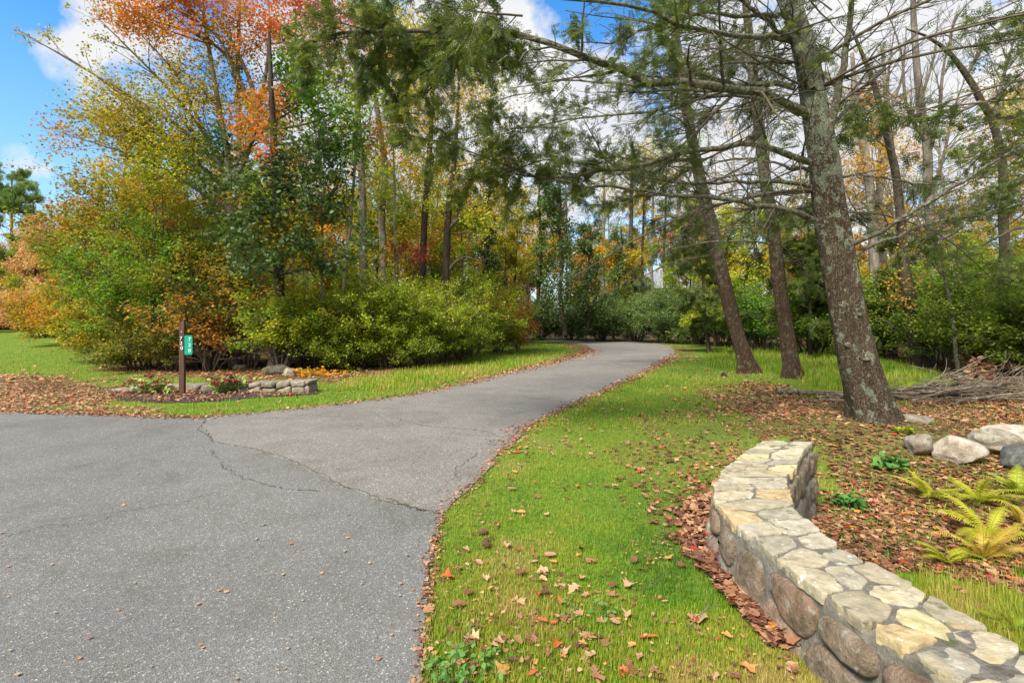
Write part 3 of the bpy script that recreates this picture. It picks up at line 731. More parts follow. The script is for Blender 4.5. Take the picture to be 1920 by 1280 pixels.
    for i, (mk, s) in enumerate(crowns.items()): mobj('crown', s.mesh('crown', M[mk]), e)
    return e

# ------------------------------------------------------------------ shrubs
def gen_shrub(seed, H, Wd, leafmat, n, lsize, mean=.5, layered=.3, stems=16, tmpl=LEAF_Q, amp=.5, low=.1, second=None):
    n = int(n*1.7); lsize = lsize*.76; layered *= .6
    rng = np.random.default_rng(seed)
    a = rng.random(stems)*6.28; tilt = rng.uniform(.15, 1.0, stems)
    d = np.stack([np.cos(a)*tilt*Wd/2, np.sin(a)*tilt*Wd/2, H*rng.uniform(.55, 1, stems)*(1-.35*tilt**2)], 1)
    u = np.linspace(0, 1, 7)[None, :, None]
    base = np.stack([np.cos(a)*.18*Wd*.5*rng.random(stems), np.sin(a)*.18*Wd*.5*rng.random(stems), np.zeros(stems)-.05], 1)
    P = base[:, None]+d[:, None]*np.concatenate([u**1.25, u**1.25, u**.85], 2)
    P[:, 1:] += rng.normal(0, .025*Wd/2, (stems, 6, 3))
    Rr = (.012+.006*H)*np.linspace(1, .3, 7)[None]*np.ones((stems, 1))
    L2, R2 = branch(P, Rr, stems*10, rng, .14, 1, (.35,.6), (30,75), 5, .05, layered, .3, .6, .12)
    L3, R3 = branch(L2, R2, stems*40, rng, .2, 1, (.4,.8), (25,65), 4, -.02, layered, .3, .7, .12)
    st = Soup(); addtubes(st, P, Rr, 5, .006); addtubes(st, L2, R2, 4, .003); addtubes(st, L3, R3, 3, .002)
    p, ax, _ = along(L3, n, rng, 0, lsize*1.0); p[:, 2] += rng.normal(0, .004, len(p))
    p = p[p[:, 2] > low*H*(.4+vnoise(p[:, 0], p[:, 1], .6, seed))]
    cr = Soup()
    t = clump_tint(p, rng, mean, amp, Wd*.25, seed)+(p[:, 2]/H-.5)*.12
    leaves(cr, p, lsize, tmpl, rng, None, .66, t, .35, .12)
    return (st.mesh('stems', M['bark_twig'], True), None, cr.mesh('foliage', M[leafmat]))
def put_shrub(meshes, name, label, cat, x, y, rz=0, s=(1,1,1), group=None):
    e = empty(name, (x, y, float(height(x, y))), label, cat, group); e.rotation_euler = (0, 0, rz); e.scale = s
    for n, me in zip(('stems', '', 'foliage'), meshes):
        if me is None: continue
        o = bpy.data.objects.new(n, me); C.objects.link(o); o.parent = e
    return e

# ================================================================== the fieldstone wall
def clip_cell(seed_i, seeds, box):
    poly = [(box[0], box[1]), (box[2], box[1]), (box[2], box[3]), (box[0], box[3])]
    sx, sy = seeds[seed_i]
    for j, (ox, oy) in enumerate(seeds):
        if j == seed_i: continue
        mx, my = (sx+ox)/2, (sy+oy)/2; nx, ny = ox-sx, oy-sy
        if abs(nx) > 1.2: continue
        new = []
        for k in range(len(poly)):
            a = poly[k]; b = poly[(k+1) % len(poly)]
            da = (a[0]-mx)*nx+(a[1]-my)*ny; db = (b[0]-mx)*nx+(b[1]-my)*ny
            if da <= 0: new.append(a)
            if (da < 0) != (db < 0) and da != db:
                t = da/(da-db); new.append((a[0]+(b[0]-a[0])*t, a[1]+(b[1]-a[1])*t))
        poly = new
        if len(poly) < 3: return None
    return poly
def dress(poly, gap, rng, cuts=1, jit=.006, seg=.035, corner=.03):
    """shrink a cell by the mortar gap, round its corners, roughen its rim"""
    p = np.array(poly); c = p.mean(0)
    q = []
    n = len(p)
    for i in range(n):
        a, b = p[i], p[(i+1) % n]; L = np.linalg.norm(b-a)
        if L < 1e-4: continue
        q.append(a+(b-a)*min(.22, corner/L)); q.append(b-(b-a)*min(.22, corner/L))
    q = np.array(q); c = q.mean(0); r = np.linalg.norm(q-c, axis=1, keepdims=True)
    q = c+(q-c)*np.maximum(.25, (r-gap)/(r+1e-6))
    out = []
    for i in range(len(q)):
        a, b = q[i], q[(i+1) % len(q)]; k = max(1, int(np.linalg.norm(b-a)/seg))
        for j in range(k): out.append(a+(b-a)*j/k)
    out = np.array(out); out += rng.normal(0, jit, out.shape)
    return out, c
def stone_mesh(name, rings3d, centre, mat):
    """rings of equal length from the buried rim up to the crown, closed by a centre point"""
    k = len(rings3d[0]); V = np.concatenate(rings3d+[centre[None]])
    Fl = []; Sz = []
    for r in range(len(rings3d)-1):
        for i in range(k):
            j = (i+1) % k; Fl += [r*k+i, r*k+j, (r+1)*k+j, (r+1)*k+i]; Sz.append(4)
    b = (len(rings3d)-1)*k; ci = len(V)-1
    for i in range(k): Fl += [b+i, b+(i+1) % k, ci]; Sz.append(3)
    return raw_mesh(name, V, Fl, Sz, smooth=True, mat=mat)
Ld = np.r_[0, np.cumsum(np.linalg.norm(np.diff(WC, axis=0), axis=1))]; WLEN = Ld[-1]
def wpt(u, v, side_out=0.0):
    """u metres along, v 0..1 from left edge to right edge"""
    l = np.stack([np.interp(u, Ld, WLr[:, i]) for i in (0, 1)], -1); r = np.stack([np.interp(u, Ld, WRr[:, i]) for i in (0, 1)], -1)
    v = np.asarray(v)[..., None]
    return l*(1-v)+r*v
w0 = wpt(0, .5)
wall = empty('stone_wall', (float(w0[0]), float(w0[1]), 0), 'low curving fieldstone wall capped with pale mortared flagstones, beside the near lawn', 'stone wall')
# mortar core
us = np.linspace(0, WLEN, 150); nv = 8
def wall_face(v, zz, out):
    p = wpt(us, np.full(len(us), v)); c = wpt(us, np.full(len(us), .5)); d = unit(np.c_[p-c, np.zeros(len(p))])[:, :2]
    return np.c_[p+d*out, np.full(len(us), zz)]
rngw = np.random.default_rng(5)
prof = [(0, -.35, .08), (0, -.05, .07), (0, .05, .03), (0, .15, .0), (0, WALLZ-.10, -.005), (0, WALLZ-.045, -.004), (.0, WALLZ-.022, -.012), (.2, WALLZ-.008, 0), (.5, WALLZ-.005, 0), (.8, WALLZ-.008, 0), (1, WALLZ-.022, -.012), (1, WALLZ-.045, -.004), (1, .2, 0), (1, 0, .0), (1, -.2, .02), (1, -.6, .05)]
rows = []
for (v, z, o) in prof:
    r = wall_face(v, z, o); 
    nzv = (vnoise(us+v*9, np.full(len(us), z*3), .06, 3)-.5)*.018+(vnoise(us+v*9, np.full(len(us), z*3), .2, 4)-.5)*.02
    if v in (0, 1):
        c = wall_face(.5, z, 0); d = unit(r-c); r = r+d*nzv[:, None]
    else: r[:, 2] += nzv*.35
    rows.append(r)
G3 = np.stack(rows, 1); nP = len(prof)
ii = np.arange(len(us)*nP).reshape(len(us), nP)
Fq = np.stack([ii[:-1, :-1], ii[:-1, 1:], ii[1:, 1:], ii[1:, :-1]], -1).reshape(-1)
flat = list(Fq); sizes = [4]*(len(Fq)//4)
flat += list(ii[0, ::-1]); sizes.append(nP); flat += list(ii[-1]); sizes.append(nP)
mobj('mortar_core', raw_mesh('mortar_core', G3.reshape(-1, 3), flat, sizes, smooth=True, mat=M['mortar']), wall)
# cap stones
def strip_seeds(length, width, rng, lo, hi, small=.35):
    s = []; u = 0
    while u < length:
        step = rng.uniform(lo, hi); k = rng.choice([1, 2, 2, 3], p=[.12, .38, .3, .2])
        vs = {1: [.5], 2: [rng.uniform(.22, .38), rng.uniform(.66, .8)], 3: [.17, rng.uniform(.45, .55), .84]}[int(k)]
        for v in vs: s.append((u+step*.5+rng.uniform(-.22, .22)*step, v*width+rng.uniform(-.02, .02)))
        u += step
    return s
rng = np.random.default_rng(21)
WD = .44
seeds = strip_seeds(WLEN, WD, rng, .13, .25)
capm = ['pale', 'grey', 'pale', 'cream', 'grey', 'pale', 'tan', 'grey', 'pale', 'yellow', 'grey', 'pale', 'cream']
for i in range(len(seeds)):
    c = clip_cell(i, seeds, (-.01, -.012, WLEN+.01, WD+.012))
    if c is None: continue
    q, cc_ = dress(c, rng.uniform(.005, .013)+(.009 if rng.random() < .2 else 0), rng, jit=.0045, corner=.02, seg=.028)
    tilt = rng.normal(0, .018, 2); hz = WALLZ+rng.normal(0, .003)
    def place(sc, z):
        p = cc_+(q-cc_)*sc; w = wpt(np.clip(p[:, 0], 0, WLEN), p[:, 1]/WD)
        return np.c_[w, z+(p-cc_)@tilt+(vnoise(p[:, 0], p[:, 1], .05, i)-.5)*.008]
    rings = [place(.97, hz-.055), place(1.0, hz-.03), place(1.0, hz-.005), place(.985, hz), place(.7, hz+.002), place(.35, hz+.002)]
    cen = wpt(cc_[0], cc_[1]/WD); ce = np.array([cen[0], cen[1], hz+.004])
    me_ = stone_mesh('cap_stone', rings, ce, M['cap_'+capm[rng.integers(len(capm))]]); me_.polygons.foreach_set('use_smooth', np.zeros(len(me_.polygons), bool)); mobj('cap_stone', me_, wall)
# face stones, both sides
def side_stones(v, u0, u1, zlo, zhi, seed, flip, nk=2):
    rng = np.random.default_rng(seed)
    s = []; u = u0
    while u < u1:
        st = rng.uniform(.24, .38)
        kk = nk if rng.random() < .7 else nk-1
        for k in range(kk): s.append((u+st/2+rng.uniform(-.06, .06), zlo+(zhi-zlo)*(k+.5)/kk+rng.uniform(-.035, .035)))
        u += st
    kinds = ['brown', 'brown', 'rust', 'grey', 'brown']
    for i in range(len(s)):
        c = clip_cell(i, s, (u0, zlo, u1, zhi))
        if c is None: continue
        q, cc2 = dress(c, rng.uniform(.012, .03), rng, jit=.003, seg=.03)
        # pull towards an ellipse: rounded cobbles
        ang = np.arctan2(q[:, 1]-cc2[1], q[:, 0]-cc2[0]); rx, ry = (q.max(0)-q.min(0))/2
        el_ = cc2+np.stack([np.cos(ang)*rx, np.sin(ang)*ry], 1); q = q*.5+el_*.5
        bulge = rng.uniform(.02, .045)
        def place(sc, o):
            p = cc2+(q-cc2)*sc
            w = wpt(np.clip(p[:, 0], 0, WLEN), np.full(len(p), v)); m_ = wpt(np.clip(p[:, 0], 0, WLEN), np.full(len(p), .5))
            d = unit(np.c_[w-m_, np.zeros(len(w))])[:, :2]
            bat = np.interp(p[:, 1], [-.1, .1, .4], [.06, .02, -.01]) if v == 0 else .02
            oo = o+bat+(vnoise(p[:, 0], p[:, 1], .07, i)-.5)*.018
            return np.c_[w+d*oo[:, None] if np.ndim(oo) else w+d*oo, p[:, 1]]
        rings = [place(1.0, -.03), place(.98, .3*bulge), place(.88, .75*bulge), place(.62, .95*bulge), place(.32, bulge)]
        if flip: rings = [r[::-1] for r in rings]
        mobj('face_stone', stone_mesh('face_stone', rings, rings[-1].mean(0), M['face_'+kinds[rng.integers(5)]]), wall)
side_stones(0, .0, WLEN, -.06, WALLZ-.055, 31, False)
side_stones(1, .0, 2.3, -.45, WALLZ-.055, 33, True, 3)
# the squared end of the wall: three stones
for k, (zc, hh, mt) in enumerate([(-.22, .18, 'grey'), (.03, .11, 'brown'), (.21, .09, 'grey')]):
    rg = np.random.default_rng(60+k); th = np.linspace(0, 2*np.pi, 22, endpoint=False)
    a_, b_ = wpt(0, 0.), wpt(0, 1.); dirn = unit(np.r_[wpt(0, .5)-wpt(.15, .5), 0]); cx = (a_+b_)/2; ax_ = (b_-a_)/2
    def ring(s, o):
        x = np.sign(np.cos(th))*np.abs(np.cos(th))**.7*s*.95; z = np.sign(np.sin(th))*np.abs(np.sin(th))**.7*s*hh+zc
        return np.c_[cx[None]+x[:, None]*ax_[None]+dirn[None, :2]*(o+rg.normal(0, .004, 22))[:, None], z]
    rings = [ring(1, -.04), ring(.98, .012), ring(.85, .03), ring(.5, .045)]
    mobj('face_stone', stone_mesh('face_stone', rings, rings[-1].mean(0), M['face_'+mt]), wall)

# ================================================================== boulders
import bmesh
def boulder_mesh(name, rx, ry, rz, seed, mat, sub=4, square=.35, rough=.10):
    bm = bmesh.new(); bmesh.ops.create_icosphere(bm, subdivisions=sub, radius=1)
    rg = np.random.default_rng(seed)
    pl = unit(rg.normal(0, 1, (14, 3))); off = rg.uniform(.62, .92, 14)
    from mathutils import noise
    for v in bm.verts:
        c = np.array(v.co)
        for p_, o_ in zip(pl, off):
            d = c@p_
            if d > o_: c = c-p_*(d-o_)*.96
        nn = noise.fractal(Vector(c*1.6+seed), 1.0, 2.0, 4)*rough+noise.noise(Vector(c*7+seed))*rough*.18
        c = c*(1+nn); v.co = (c[0]*rx, c[1]*ry, c[2]*rz)
    for f in bm.faces: f.smooth = True
    me = bpy.data.meshes.new(name); bm.to_mesh(me); bm.free(); me.materials.append(mat); return me
def boulder(px, py, w, d, h, label, mat, seed, rz=0, sink=.3, name='boulder', cat='boulder', group=None):
    x, y = gz(px, py)
    y += d*.4; x *= (y/(y-d*.4))
    o = mobj(name, boulder_mesh(name, w*.44, d*.44, h*.92/2/(1-sink), seed, M[mat])); o.location = (x, y, float(height(x, y))+h/2/(1-sink)-h*sink/(1-sink)); o.rotation_euler = (0, 0, rz)
    return tag(o, label, cat, group)
boulder(1723, 863, .36, .34, .30, 'angular grey boulder at the left end of the row in front of the big tree', 'boulder', 3, .3, .2)
boulder(1797, 880, .60, .40, .34, 'rounded pale boulder with a brown patch, second from the left in the row', 'boulder_pale', 8, -.5, .2)
boulder(1862, 858, .80, .5, .28, 'long flat grey boulder lying behind the pale rounded one', 'boulder', 11, .1, .2)
boulder(1900, 838, .95, .5, .26, 'broad tan slab of rock at the back of the boulder row by the right edge', 'boulder_pale', 14, .0, .2)
boulder(1915, 892, .52, .45, .28, 'dark grey boulder nearest the ferns at the right edge', 'boulder_dark', 17, .4, .2)
boulder(1715, 795, .62, .5, .14, 'low flat mossy stone set in the ground behind the big tree trunk', 'boulder', 19, .2, .4)
boulder(520, 703, .9, .6, .34, 'rough grey rock behind the low wall, in front of the dark trunk', 'boulder', 23, .2, .25)
boulder(548, 706, .6, .5, .26, 'smaller pale rock beside the orange ground plants behind the low wall', 'boulder', 25, .9, .25)
boulder(425, 680, 1.0, .7, .45, 'mossy rock half buried in leaves under the trees behind the house number post', 'boulder', 27, .5, .3)
boulder(470, 690, .8, .6, .3, 'dark rock among fallen leaves between the mossy rock and the dark trunk', 'boulder_dark', 29, .1, .3)
boulder(450, 694, .5, .4, .2, 'small stone lying in the fallen leaves behind the red flower heads', 'boulder', 33, .1, .3)

# the low wall behind the flower bed
fw_a = np.array(G(215, 733)); fw_b = np.array(G(583, 737))
fwall = empty('garden_wall', (float(fw_b[0]), float(fw_b[1]), 0), 'low dry grey stone wall behind the mulched flower bed', 'stone wall')
LF = np.linalg.norm(fw_b-fw_a); dF = (fw_b-fw_a)/LF; nF = np.array([-dF[1], dF[0]])
rng = np.random.default_rng(77)
def wedge(u): return np.interp(u, [0, LF*.25, LF*.55, LF*.7, LF], [.06, .15, .17, .22, .28])
sd2 = []; u = 0
while u < LF:
    st = rng.uniform(.22, .5); k = 1 if u < LF*.45 else 2
    for j in range(k): sd2.append((u+st/2+rng.uniform(-.05,.05), (j+.5)/k*wedge(u)+rng.uniform(-.02,.02)))
    u += st
for i in range(len(sd2)):
    c = clip_cell(i, sd2, (0, -.06, LF, .5))
    if c is None: continue
    c = [(a, min(b, float(wedge(a)))) for a, b in c]
    q, cq = dress(c, .012, rng, jit=.006, seg=.05)
    dp = rng.uniform(.0, .05)
    def pl3(sc, o, ):
        p = cq+(q-cq)*sc; w = fw_a+dF*p[:, :1]-nF*o
        return np.c_[w, p[:, 1]]
    rings = [pl3(1, -.35), pl3(1, 0+dp), pl3(.93, .03+dp), pl3(.6, .045+dp)]
    mobj('face_stone', stone_mesh('face_stone', rings, rings[-1].mean(0), M['boulder']), fwall)

# ================================================================== the house number post
px_, py_ = G(342, 742)
post = empty('number_post', (px_, py_, .03), 'brown square wooden post with slanted top and white house number 720, in the mulch bed', 'post')
pw = .096; ph = 1.50
def facing(o, rz): o.rotation_euler = (0, 0, rz)
RZ = math.atan2(-px_, py_)*.35
bm = bmesh.new()
h_ = pw/2
vs = [bm.verts.new(c) for c in [(-h_,-h_,-.3),(h_,-h_,-.3),(h_,h_,-.3),(-h_,h_,-.3),(-h_,-h_,ph-.045),(h_,-h_,ph+.035),(h_,h_,ph+.035),(-h_,h_,ph-.045)]]
for f in [(0,3,2,1),(4,5,6,7),(0,1,5,4),(1,2,6,5),(2,3,7,6),(3,0,4,7)]: bm.faces.new([vs[i] for i in f])
bmesh.ops.bevel(bm, geom=bm.edges[:], offset=.005, segments=2, affect='EDGES')
me = bpy.data.meshes.new('shaft'); bm.to_mesh(me); bm.free(); me.materials.append(M['post'])
sh = bpy.data.objects.new('shaft', me); C.objects.link(sh); sh.parent = post
post.rotation_euler = (0, 0, RZ)
def box_mesh(name, sx, sy, sz, bev, mat, seg=3):
    bm = bmesh.new(); bmesh.ops.create_cube(bm, size=1); bmesh.ops.scale(bm, vec=(sx, sy, sz), verts=bm.verts)
    if bev: bmesh.ops.bevel(bm, geom=bm.edges[:], offset=bev, segments=seg, affect='EDGES')
    me = bpy.data.meshes.new(name); bm.to_mesh(me); bm.free(); me.materials.append(mat); return me
def local(name, me, parent, loc, rot=(0,0,0), label=None):
    o = bpy.data.objects.new(name, me); C.objects.link(o); o.parent = parent; o.location = loc; o.rotation_euler = rot
    if label: o['label'] = label
    return o
def digit(ch, size, mat, parent, loc, name='digit'):
    cu = bpy.data.curves.new('digit', 'FONT'); cu.body = ch; cu.size = size; cu.align_x = 'CENTER'; cu.align_y = 'CENTER'; cu.extrude = .0015; cu.offset = size*.004
    o = bpy.data.objects.new('tmp', cu); C.objects.link(o)
    dg = bpy.context.evaluated_depsgraph_get(); me = bpy.data.meshes.new_from_object(o.evaluated_get(dg))
    bpy.data.objects.remove(o); bpy.data.curves.remove(cu)
    me.name = name; me.materials.clear(); me.materials.append(mat)
    return local(name, me, parent, loc, (R(90), 0, 0), 'white %s' % ch)
for ch, z, dx in (('7', ph-.355, -.006), ('2', ph-.452, -.002), ('0', ph-.552, .010)):
    tile = None
    if ch == '7': local('number_tile', box_mesh('number_tile', .062, .004, .098, 0, M['black']), post, (dx, -h_-.003, z), label='black tile behind the 7')
    digit(ch, .100, M['white'], post, (dx, -h_-.008, z))
local('reflector', box_mesh('reflector', .018, .006, .018, .003, M['white']), post, (0, -h_-.004, ph-.22))
# green number plate, fixed edge-on to the post's right side
sign = local('number_plate', box_mesh('number_plate', .150, .006, .395, 0, M['signgreen']), post, (h_+.075, -h_+.012, ph-.49), label='green number plate reading 720 down its length')
bmesh_ = bmesh.new(); bmesh_.from_mesh(sign.data)
ve = [e for e in bmesh_.edges if abs(e.verts[0].co.x-e.verts[1].co.x) < 1e-5 and abs(e.verts[0].co.z-e.verts[1].co.z) < 1e-5]
bmesh.ops.bevel(bmesh_, geom=ve, offset=.014, segments=4, affect='EDGES'); bmesh_.to_mesh(sign.data); bmesh_.free()
for ch, z in (('7', .115), ('2', -.002), ('0', -.115)): digit(ch, .100, M['white'], sign, (.026, -.006, z))
for zz in (.175, -.175): local('screw', box_mesh('screw', .012, .004, .012, .003, M['steel']), sign, (-.055, -.005, zz))

# ================================================================== sedum clumps and small plants
def sedum(px, py, w, h, heads, label, seed):
    rg = np.random.default_rng(seed); x, y = G(px, py)
    e = empty('sedum_plant', (x, y, float(height(x, y))), label, 'flowering plant', 'red-headed sedums along the flower bed')
    n = heads*2; a = rg.random(n)*6.28; rr_ = np.sqrt(rg.random(n))*w/2
    tip = np.stack([np.cos(a)*rr_, np.sin(a)*rr_*.7, h*(1-.45*(rr_/(w/2))**2)*rg.uniform(.75, 1.05, n)], 1)
    u = np.linspace(0, 1, 6)[None, :, None]
    P = tip[:, None]*np.concatenate([u**1.3, u**1.3, u], 2)*[1, 1, 1]+np.array([0, 0, 0])
    st = Soup(); addtubes(st, P, np.full((n, 6), .005), 5)
    me = st.mesh('stems', M['sedum_leaf']); local('stems', me, e, (0, 0, 0))
    lf = Soup(); p, ax, _ = along(P, n*16, rg, .2, .02); leaves(lf, p, .075, LEAF_2, rg, None, .5, np.clip(rg.normal(.45, .3, len(p)), 0, 1), .3, -.1)
    local('foliage', lf.mesh('foliage', M['sedum_leaf']), e, (0, 0, 0))
    for i in range(heads):
        hd = Soup(); m_ = 150; b = rg.random(m_)*6.28; q = np.sqrt(rg.random(m_)); R_ = rg.uniform(.05, .085)
        pts = tip[i]+np.stack([np.cos(b)*q*R_, np.sin(b)*q*R_, .025*(1-q*q)+rg.normal(0, .005, m_)], 1)
        leaves(hd, pts, .026, LEAF_Q, rg, None, .5, None, .4)
        local('flower_head', hd.mesh('flower_head', M['sedum_head']), e, (0, 0, 0))
sedum(282, 738, 1.0, .40, 13, 'pale green sedum clump with red flower heads left of the brown post', 41)
sedum(412, 738, .85, .42, 12, 'sedum clump with dark red flower heads just right of the brown post', 42)
sedum(442, 736, .6, .40, 8, 'smaller red-headed sedum clump at the right, touching the low grey wall', 43)
sedum(318, 741, .35, .16, 5, 'tiny sedum with brownish red heads at the foot of the brown post', 44)

def fern(x, y, h, n, seed, label, tint=.5, group=None, cat='fern'):
    rg = np.random.default_rng(seed); e = empty('fern', (x, y, float(height(x, y))), label, cat, group)
    for i in range(n):
        a = 6.28*i/n+rg.normal(0, .5); L = h*rg.uniform(.55, 1.3); t = np.linspace(0, 1, 14)
        el0 = rg.uniform(.75, 1.4); ang = el0-t*rg.uniform(1.0, 1.7)
        step = L/13; r_ = np.r_[0, np.cumsum(np.cos(ang[:-1])*step)]; z = np.r_[0, np.cumsum(np.sin(ang[:-1])*step)]
        P = np.stack([np.cos(a)*r_, np.sin(a)*r_, z], 1)
        s = Soup(); addtubes(s, P[None], np.full((1, 14), .0025), 4)
        T = unit(np.gradient(P, axis=0)); side = unit(np.cross(T, [0, 0, 1])); 
        nn = 26
        ts = np.linspace(.16, .99, nn); f = ts*13; k = np.minimum(f.astype(int), 12); fr = (f-k)[:, None]
        base = P[k]*(1-fr)+P[k+1]*fr; tt = T[k]; sd_ = side[k]; up_ = np.cross(sd_, tt)
        ln_ = L*.21*np.sin(np.pi*np.clip(ts*.93+.05, 0, 1))**.8*(1-.25*ts)
        for sg in (1, -1):
            ax = unit(sd_*sg+tt*.45+rg.normal(0, .05, (nn, 3))); up2 = unit(np.cross(ax, tt))*sg
            # a pinna with toothed edges
            tv = [(0,0)]; 
            for q in range(7): tv += [(.08+q*.125, .10*(1-q/8)), (.14+q*.125, .045*(1-q/8))]
            tv += [(1, 0)]; up_side = tv; tv = up_side+[(a_, -b_) for a_, b_ in up_side[1:-1][::-1]]
            tv = np.array(tv); b_ = unit(tt-(tt*ax).sum(1, keepdims=True)*ax)
            V = base[:, None]+ln_[:, None, None]*(tv[None, :, :1]*ax[:, None]+tv[None, :, 1:]*b_[:, None]*1.15)-np.array([0, 0, 1])*(ln_[:, None, None]*.25*tv[None, :, :1]**2)
            k2 = len(tv); Fi = np.arange(nn*k2)
            s.add(V, Fi, np.full(nn, k2), np.repeat(np.clip(tint+rg.normal(0, .1, nn), 0, 1), k2))
        local('frond', s.mesh('frond', M['fern']), e, (0, 0, 0))
    return e
ferns = [((1740,935), .36, 8, 'bright yellow-green fern in the leaf litter, leftmost in front of the boulders', .25), ((1835,945), .42, 9, 'larger yellow-green fern below the pale rounded boulder', .3),
         ((1905,930), .34, 7, 'green-tipped fern at the right edge below the dark boulder', .1), ((1855,1010), .42, 8, 'spreading yellow-green fern in the middle of the fern patch', .35),
         ((1775,1060), .30, 7, 'pale green fern nearest the capped wall', .3), ((1845,1052), .36, 8, 'brownish yellow fern at the front of the fern patch', .85),
         ((1915,985), .25, 5, 'withered tan fern at the right edge', 1.0), ((1900,1185), .2, 5, 'small green fern sprig in the weeds beside the wall near the right edge', .0)]
for i, ((a, b), h, n, lab, t) in enumerate(ferns):
    x, y = gz(a, b); fern(x, y, h*.98, n+4, 100+i, lab, min(1, t+.18))
for i, (a, b, h, t, lab) in enumerate([(515, 702, .34, .4, 'yellow fern behind the low grey wall, in front of the rough rock'), (1545, 692, .5, .0, 'green fern in the bright tall grass left of the big trunk'),
                                       (1735, 735, .5, .05, 'green fern at the edge of the brush pile'), (1700, 735, .45, .1, 'lime fern between the big trunk and the brush pile'),
                                       (1650, 745, .4, .1, 'low fern close behind the big trunk')]):
    x, y = gz(a, b); fern(x, y, h, 9, 130+i, lab, t)

# orange ground plants behind the low wall, clover patches
def low_plant(px, py, w, h, n, ls, mk, name, label, cat, seed, mean=.5, tm=LEAF_2):
    rg = np.random.default_rng(seed); x, y = gz(px, py); e = empty(name, (x, y, float(height(x, y))), label, cat)
    k = max(12, n//7); a = rg.random(k)*6.28; r_ = np.sqrt(rg.random(k))*w/2
    tip = np.stack([np.cos(a)*r_, np.sin(a)*r_*.7, h*rg.uniform(.5, 1.05, k)], 1); u = np.linspace(0, 1, 5)[None, :, None]
    P = tip[:, None]*np.concatenate([.55+.45*u, .55+.45*u, u], 2)
    st = Soup(); addtubes(st, P, np.full((k, 5), .0025), 4); local('stems', st.mesh('stems', M['bark_twig']), e, (0, 0, 0))
    s = Soup(); p, ax, _ = along(P, n, rg, .4, .03); p[:, 2] = np.abs(p[:, 2]); leaves(s, p, ls, tm, rg, None, .65, clump_tint(p, rg, mean, .5, .3, seed), .3, .0)
    local('foliage', s.mesh('foliage', M[mk]), e, (0, 0, 0))
low_plant(575, 706, 1.1, .22, 200, .075, 'yellow', 'ground_plant', 'orange-yellow leafy ground plant right of the rocks behind the low wall', 'plant', 1, .85)
low_plant(625, 706, 1.0, .18, 140, .07, 'yellow', 'ground_plant', 'thin row of orange ground leaves below the big rounded shrub', 'plant', 2, .9)
low_plant(870, 1265, .34, .035, 170, .03, 'clover', 'clover_patch', 'small clover patch in the lawn at the bottom, near the asphalt edge', 'plant', 3, .5)
low_plant(1105, 1150, .28, .03, 70, .025, 'clover', 'clover_patch', 'faint clover patch in the middle of the near lawn', 'plant', 4, .5)
low_plant(1668, 880, .3, .12, 90, .09, 'clover', 'weed_clump', 'green weedy clump in the leaves right of the wall\'s far end', 'plant', 5, .3)
low_plant(1590, 950, .4, .10, 130, .06, 'clover', 'weed_clump', 'dark green weeds along the inner side of the curving wall', 'plant', 6, .2)
low_plant(1840, 712, .55, .55, 90, .14, 'litter', 'dead_sprig', 'sprig of dry orange-brown leaves sticking up behind the brush pile', 'plant', 7, .75)
low_plant(1695, 815, .22, .10, 50, .07, 'lime', 'weed_clump', 'lime green weeds by the roots of the big tree', 'plant', 8, .5)

# ================================================================== brush pile, fallen limb, log
def sticks(e, pairs, seed, rmin=.006, rmax=.03, wob=.05, name='stick', twigs=True):
    rg = np.random.default_rng(seed)
    for (a, b) in pairs:
        a = np.array(a); b = np.array(b); n = 9; t = np.linspace(0, 1, n)[:, None]
        P = a+(b-a)*t; L = np.linalg.norm(b-a); P[1:-1] += rg.normal(0, wob*L*.25, (n-2, 3))*[1, 1, .5]
        P[:, 2] = np.maximum(P[:, 2], height(P[:, 0], P[:, 1])+.01)
        r = rg.uniform(rmin, rmax)*np.linspace(1, .35, n)
        s = Soup(); addtubes(s, P[None], r[None], 6)
        if twigs:
            B, Rb = branch(P[None], r[None], 7, rg, .3, 1, (.15,.4), (20,45), 5, 0, .7, .3, .6, .1); addtubes(s, B, Rb, 4, .003)
        mobj(name, s.mesh(name, M['stick'], True), e)
bx, by = gz(1830, 748)
bp_ = empty('brush_pile', (bx, by, 0), 'tangled pile of dead grey branches at the right edge behind the big tree', 'brush pile')
rg = np.random.default_rng(9); prs = []
for i in range(70):
    cx = bx+rg.normal(.5, 1.1); cy = by+rg.normal(0, .35); ln = rg.uniform(1.2, 3.4); an = rg.normal(.0, .22)+rg.choice([0, 0, 0, .4]); z0 = abs(rg.normal(0, .22))*np.clip(1-abs(cx-bx-.6)/2.6, .1, 1)
    tz = rg.normal(.03, .08)
    prs.append(((cx-ln/2*math.cos(an), cy-ln/2*math.sin(an), max(.03, z0-tz)), (cx+ln/2*math.cos(an), cy+ln/2*math.sin(an), max(.03, z0+tz*2))))
sticks(bp_, prs, 3)
x0, y0 = gz(1695, 740); x1, y1 = gz(1810, 715)
sticks(bp_, [((x0, y0-.1, .05), (x1-.1, y1-.9, .75)), ((x0+.1, y0-.3, .03), (x1+.1, y0+.1, .5)), ((gz(1700,745)[0], y0-.5, .02), (gz(1845,715)[0], y0-.6, .62))], 8, .02, .03)
xa, ya = gz(1458, 738); xb, yb = gz(1600, 745)
lg = Soup(); P = resample([(xa, ya, .05), ((xa+xb)/2, (ya+yb)/2, .05), (xb+.5, yb-.05, .03)], 14); addtubes(lg, P[None], np.linspace(.05, .03, 14)[None], 8)
o = mobj('fallen_branch', lg.mesh('fallen_branch', M['bark_lichen'], True)); tag(o, 'pale lichen-covered branch lying on the ground left of the big trunk', 'fallen branch')
xa, ya = gz(-5, 627); xb, yb = gz(38, 621)
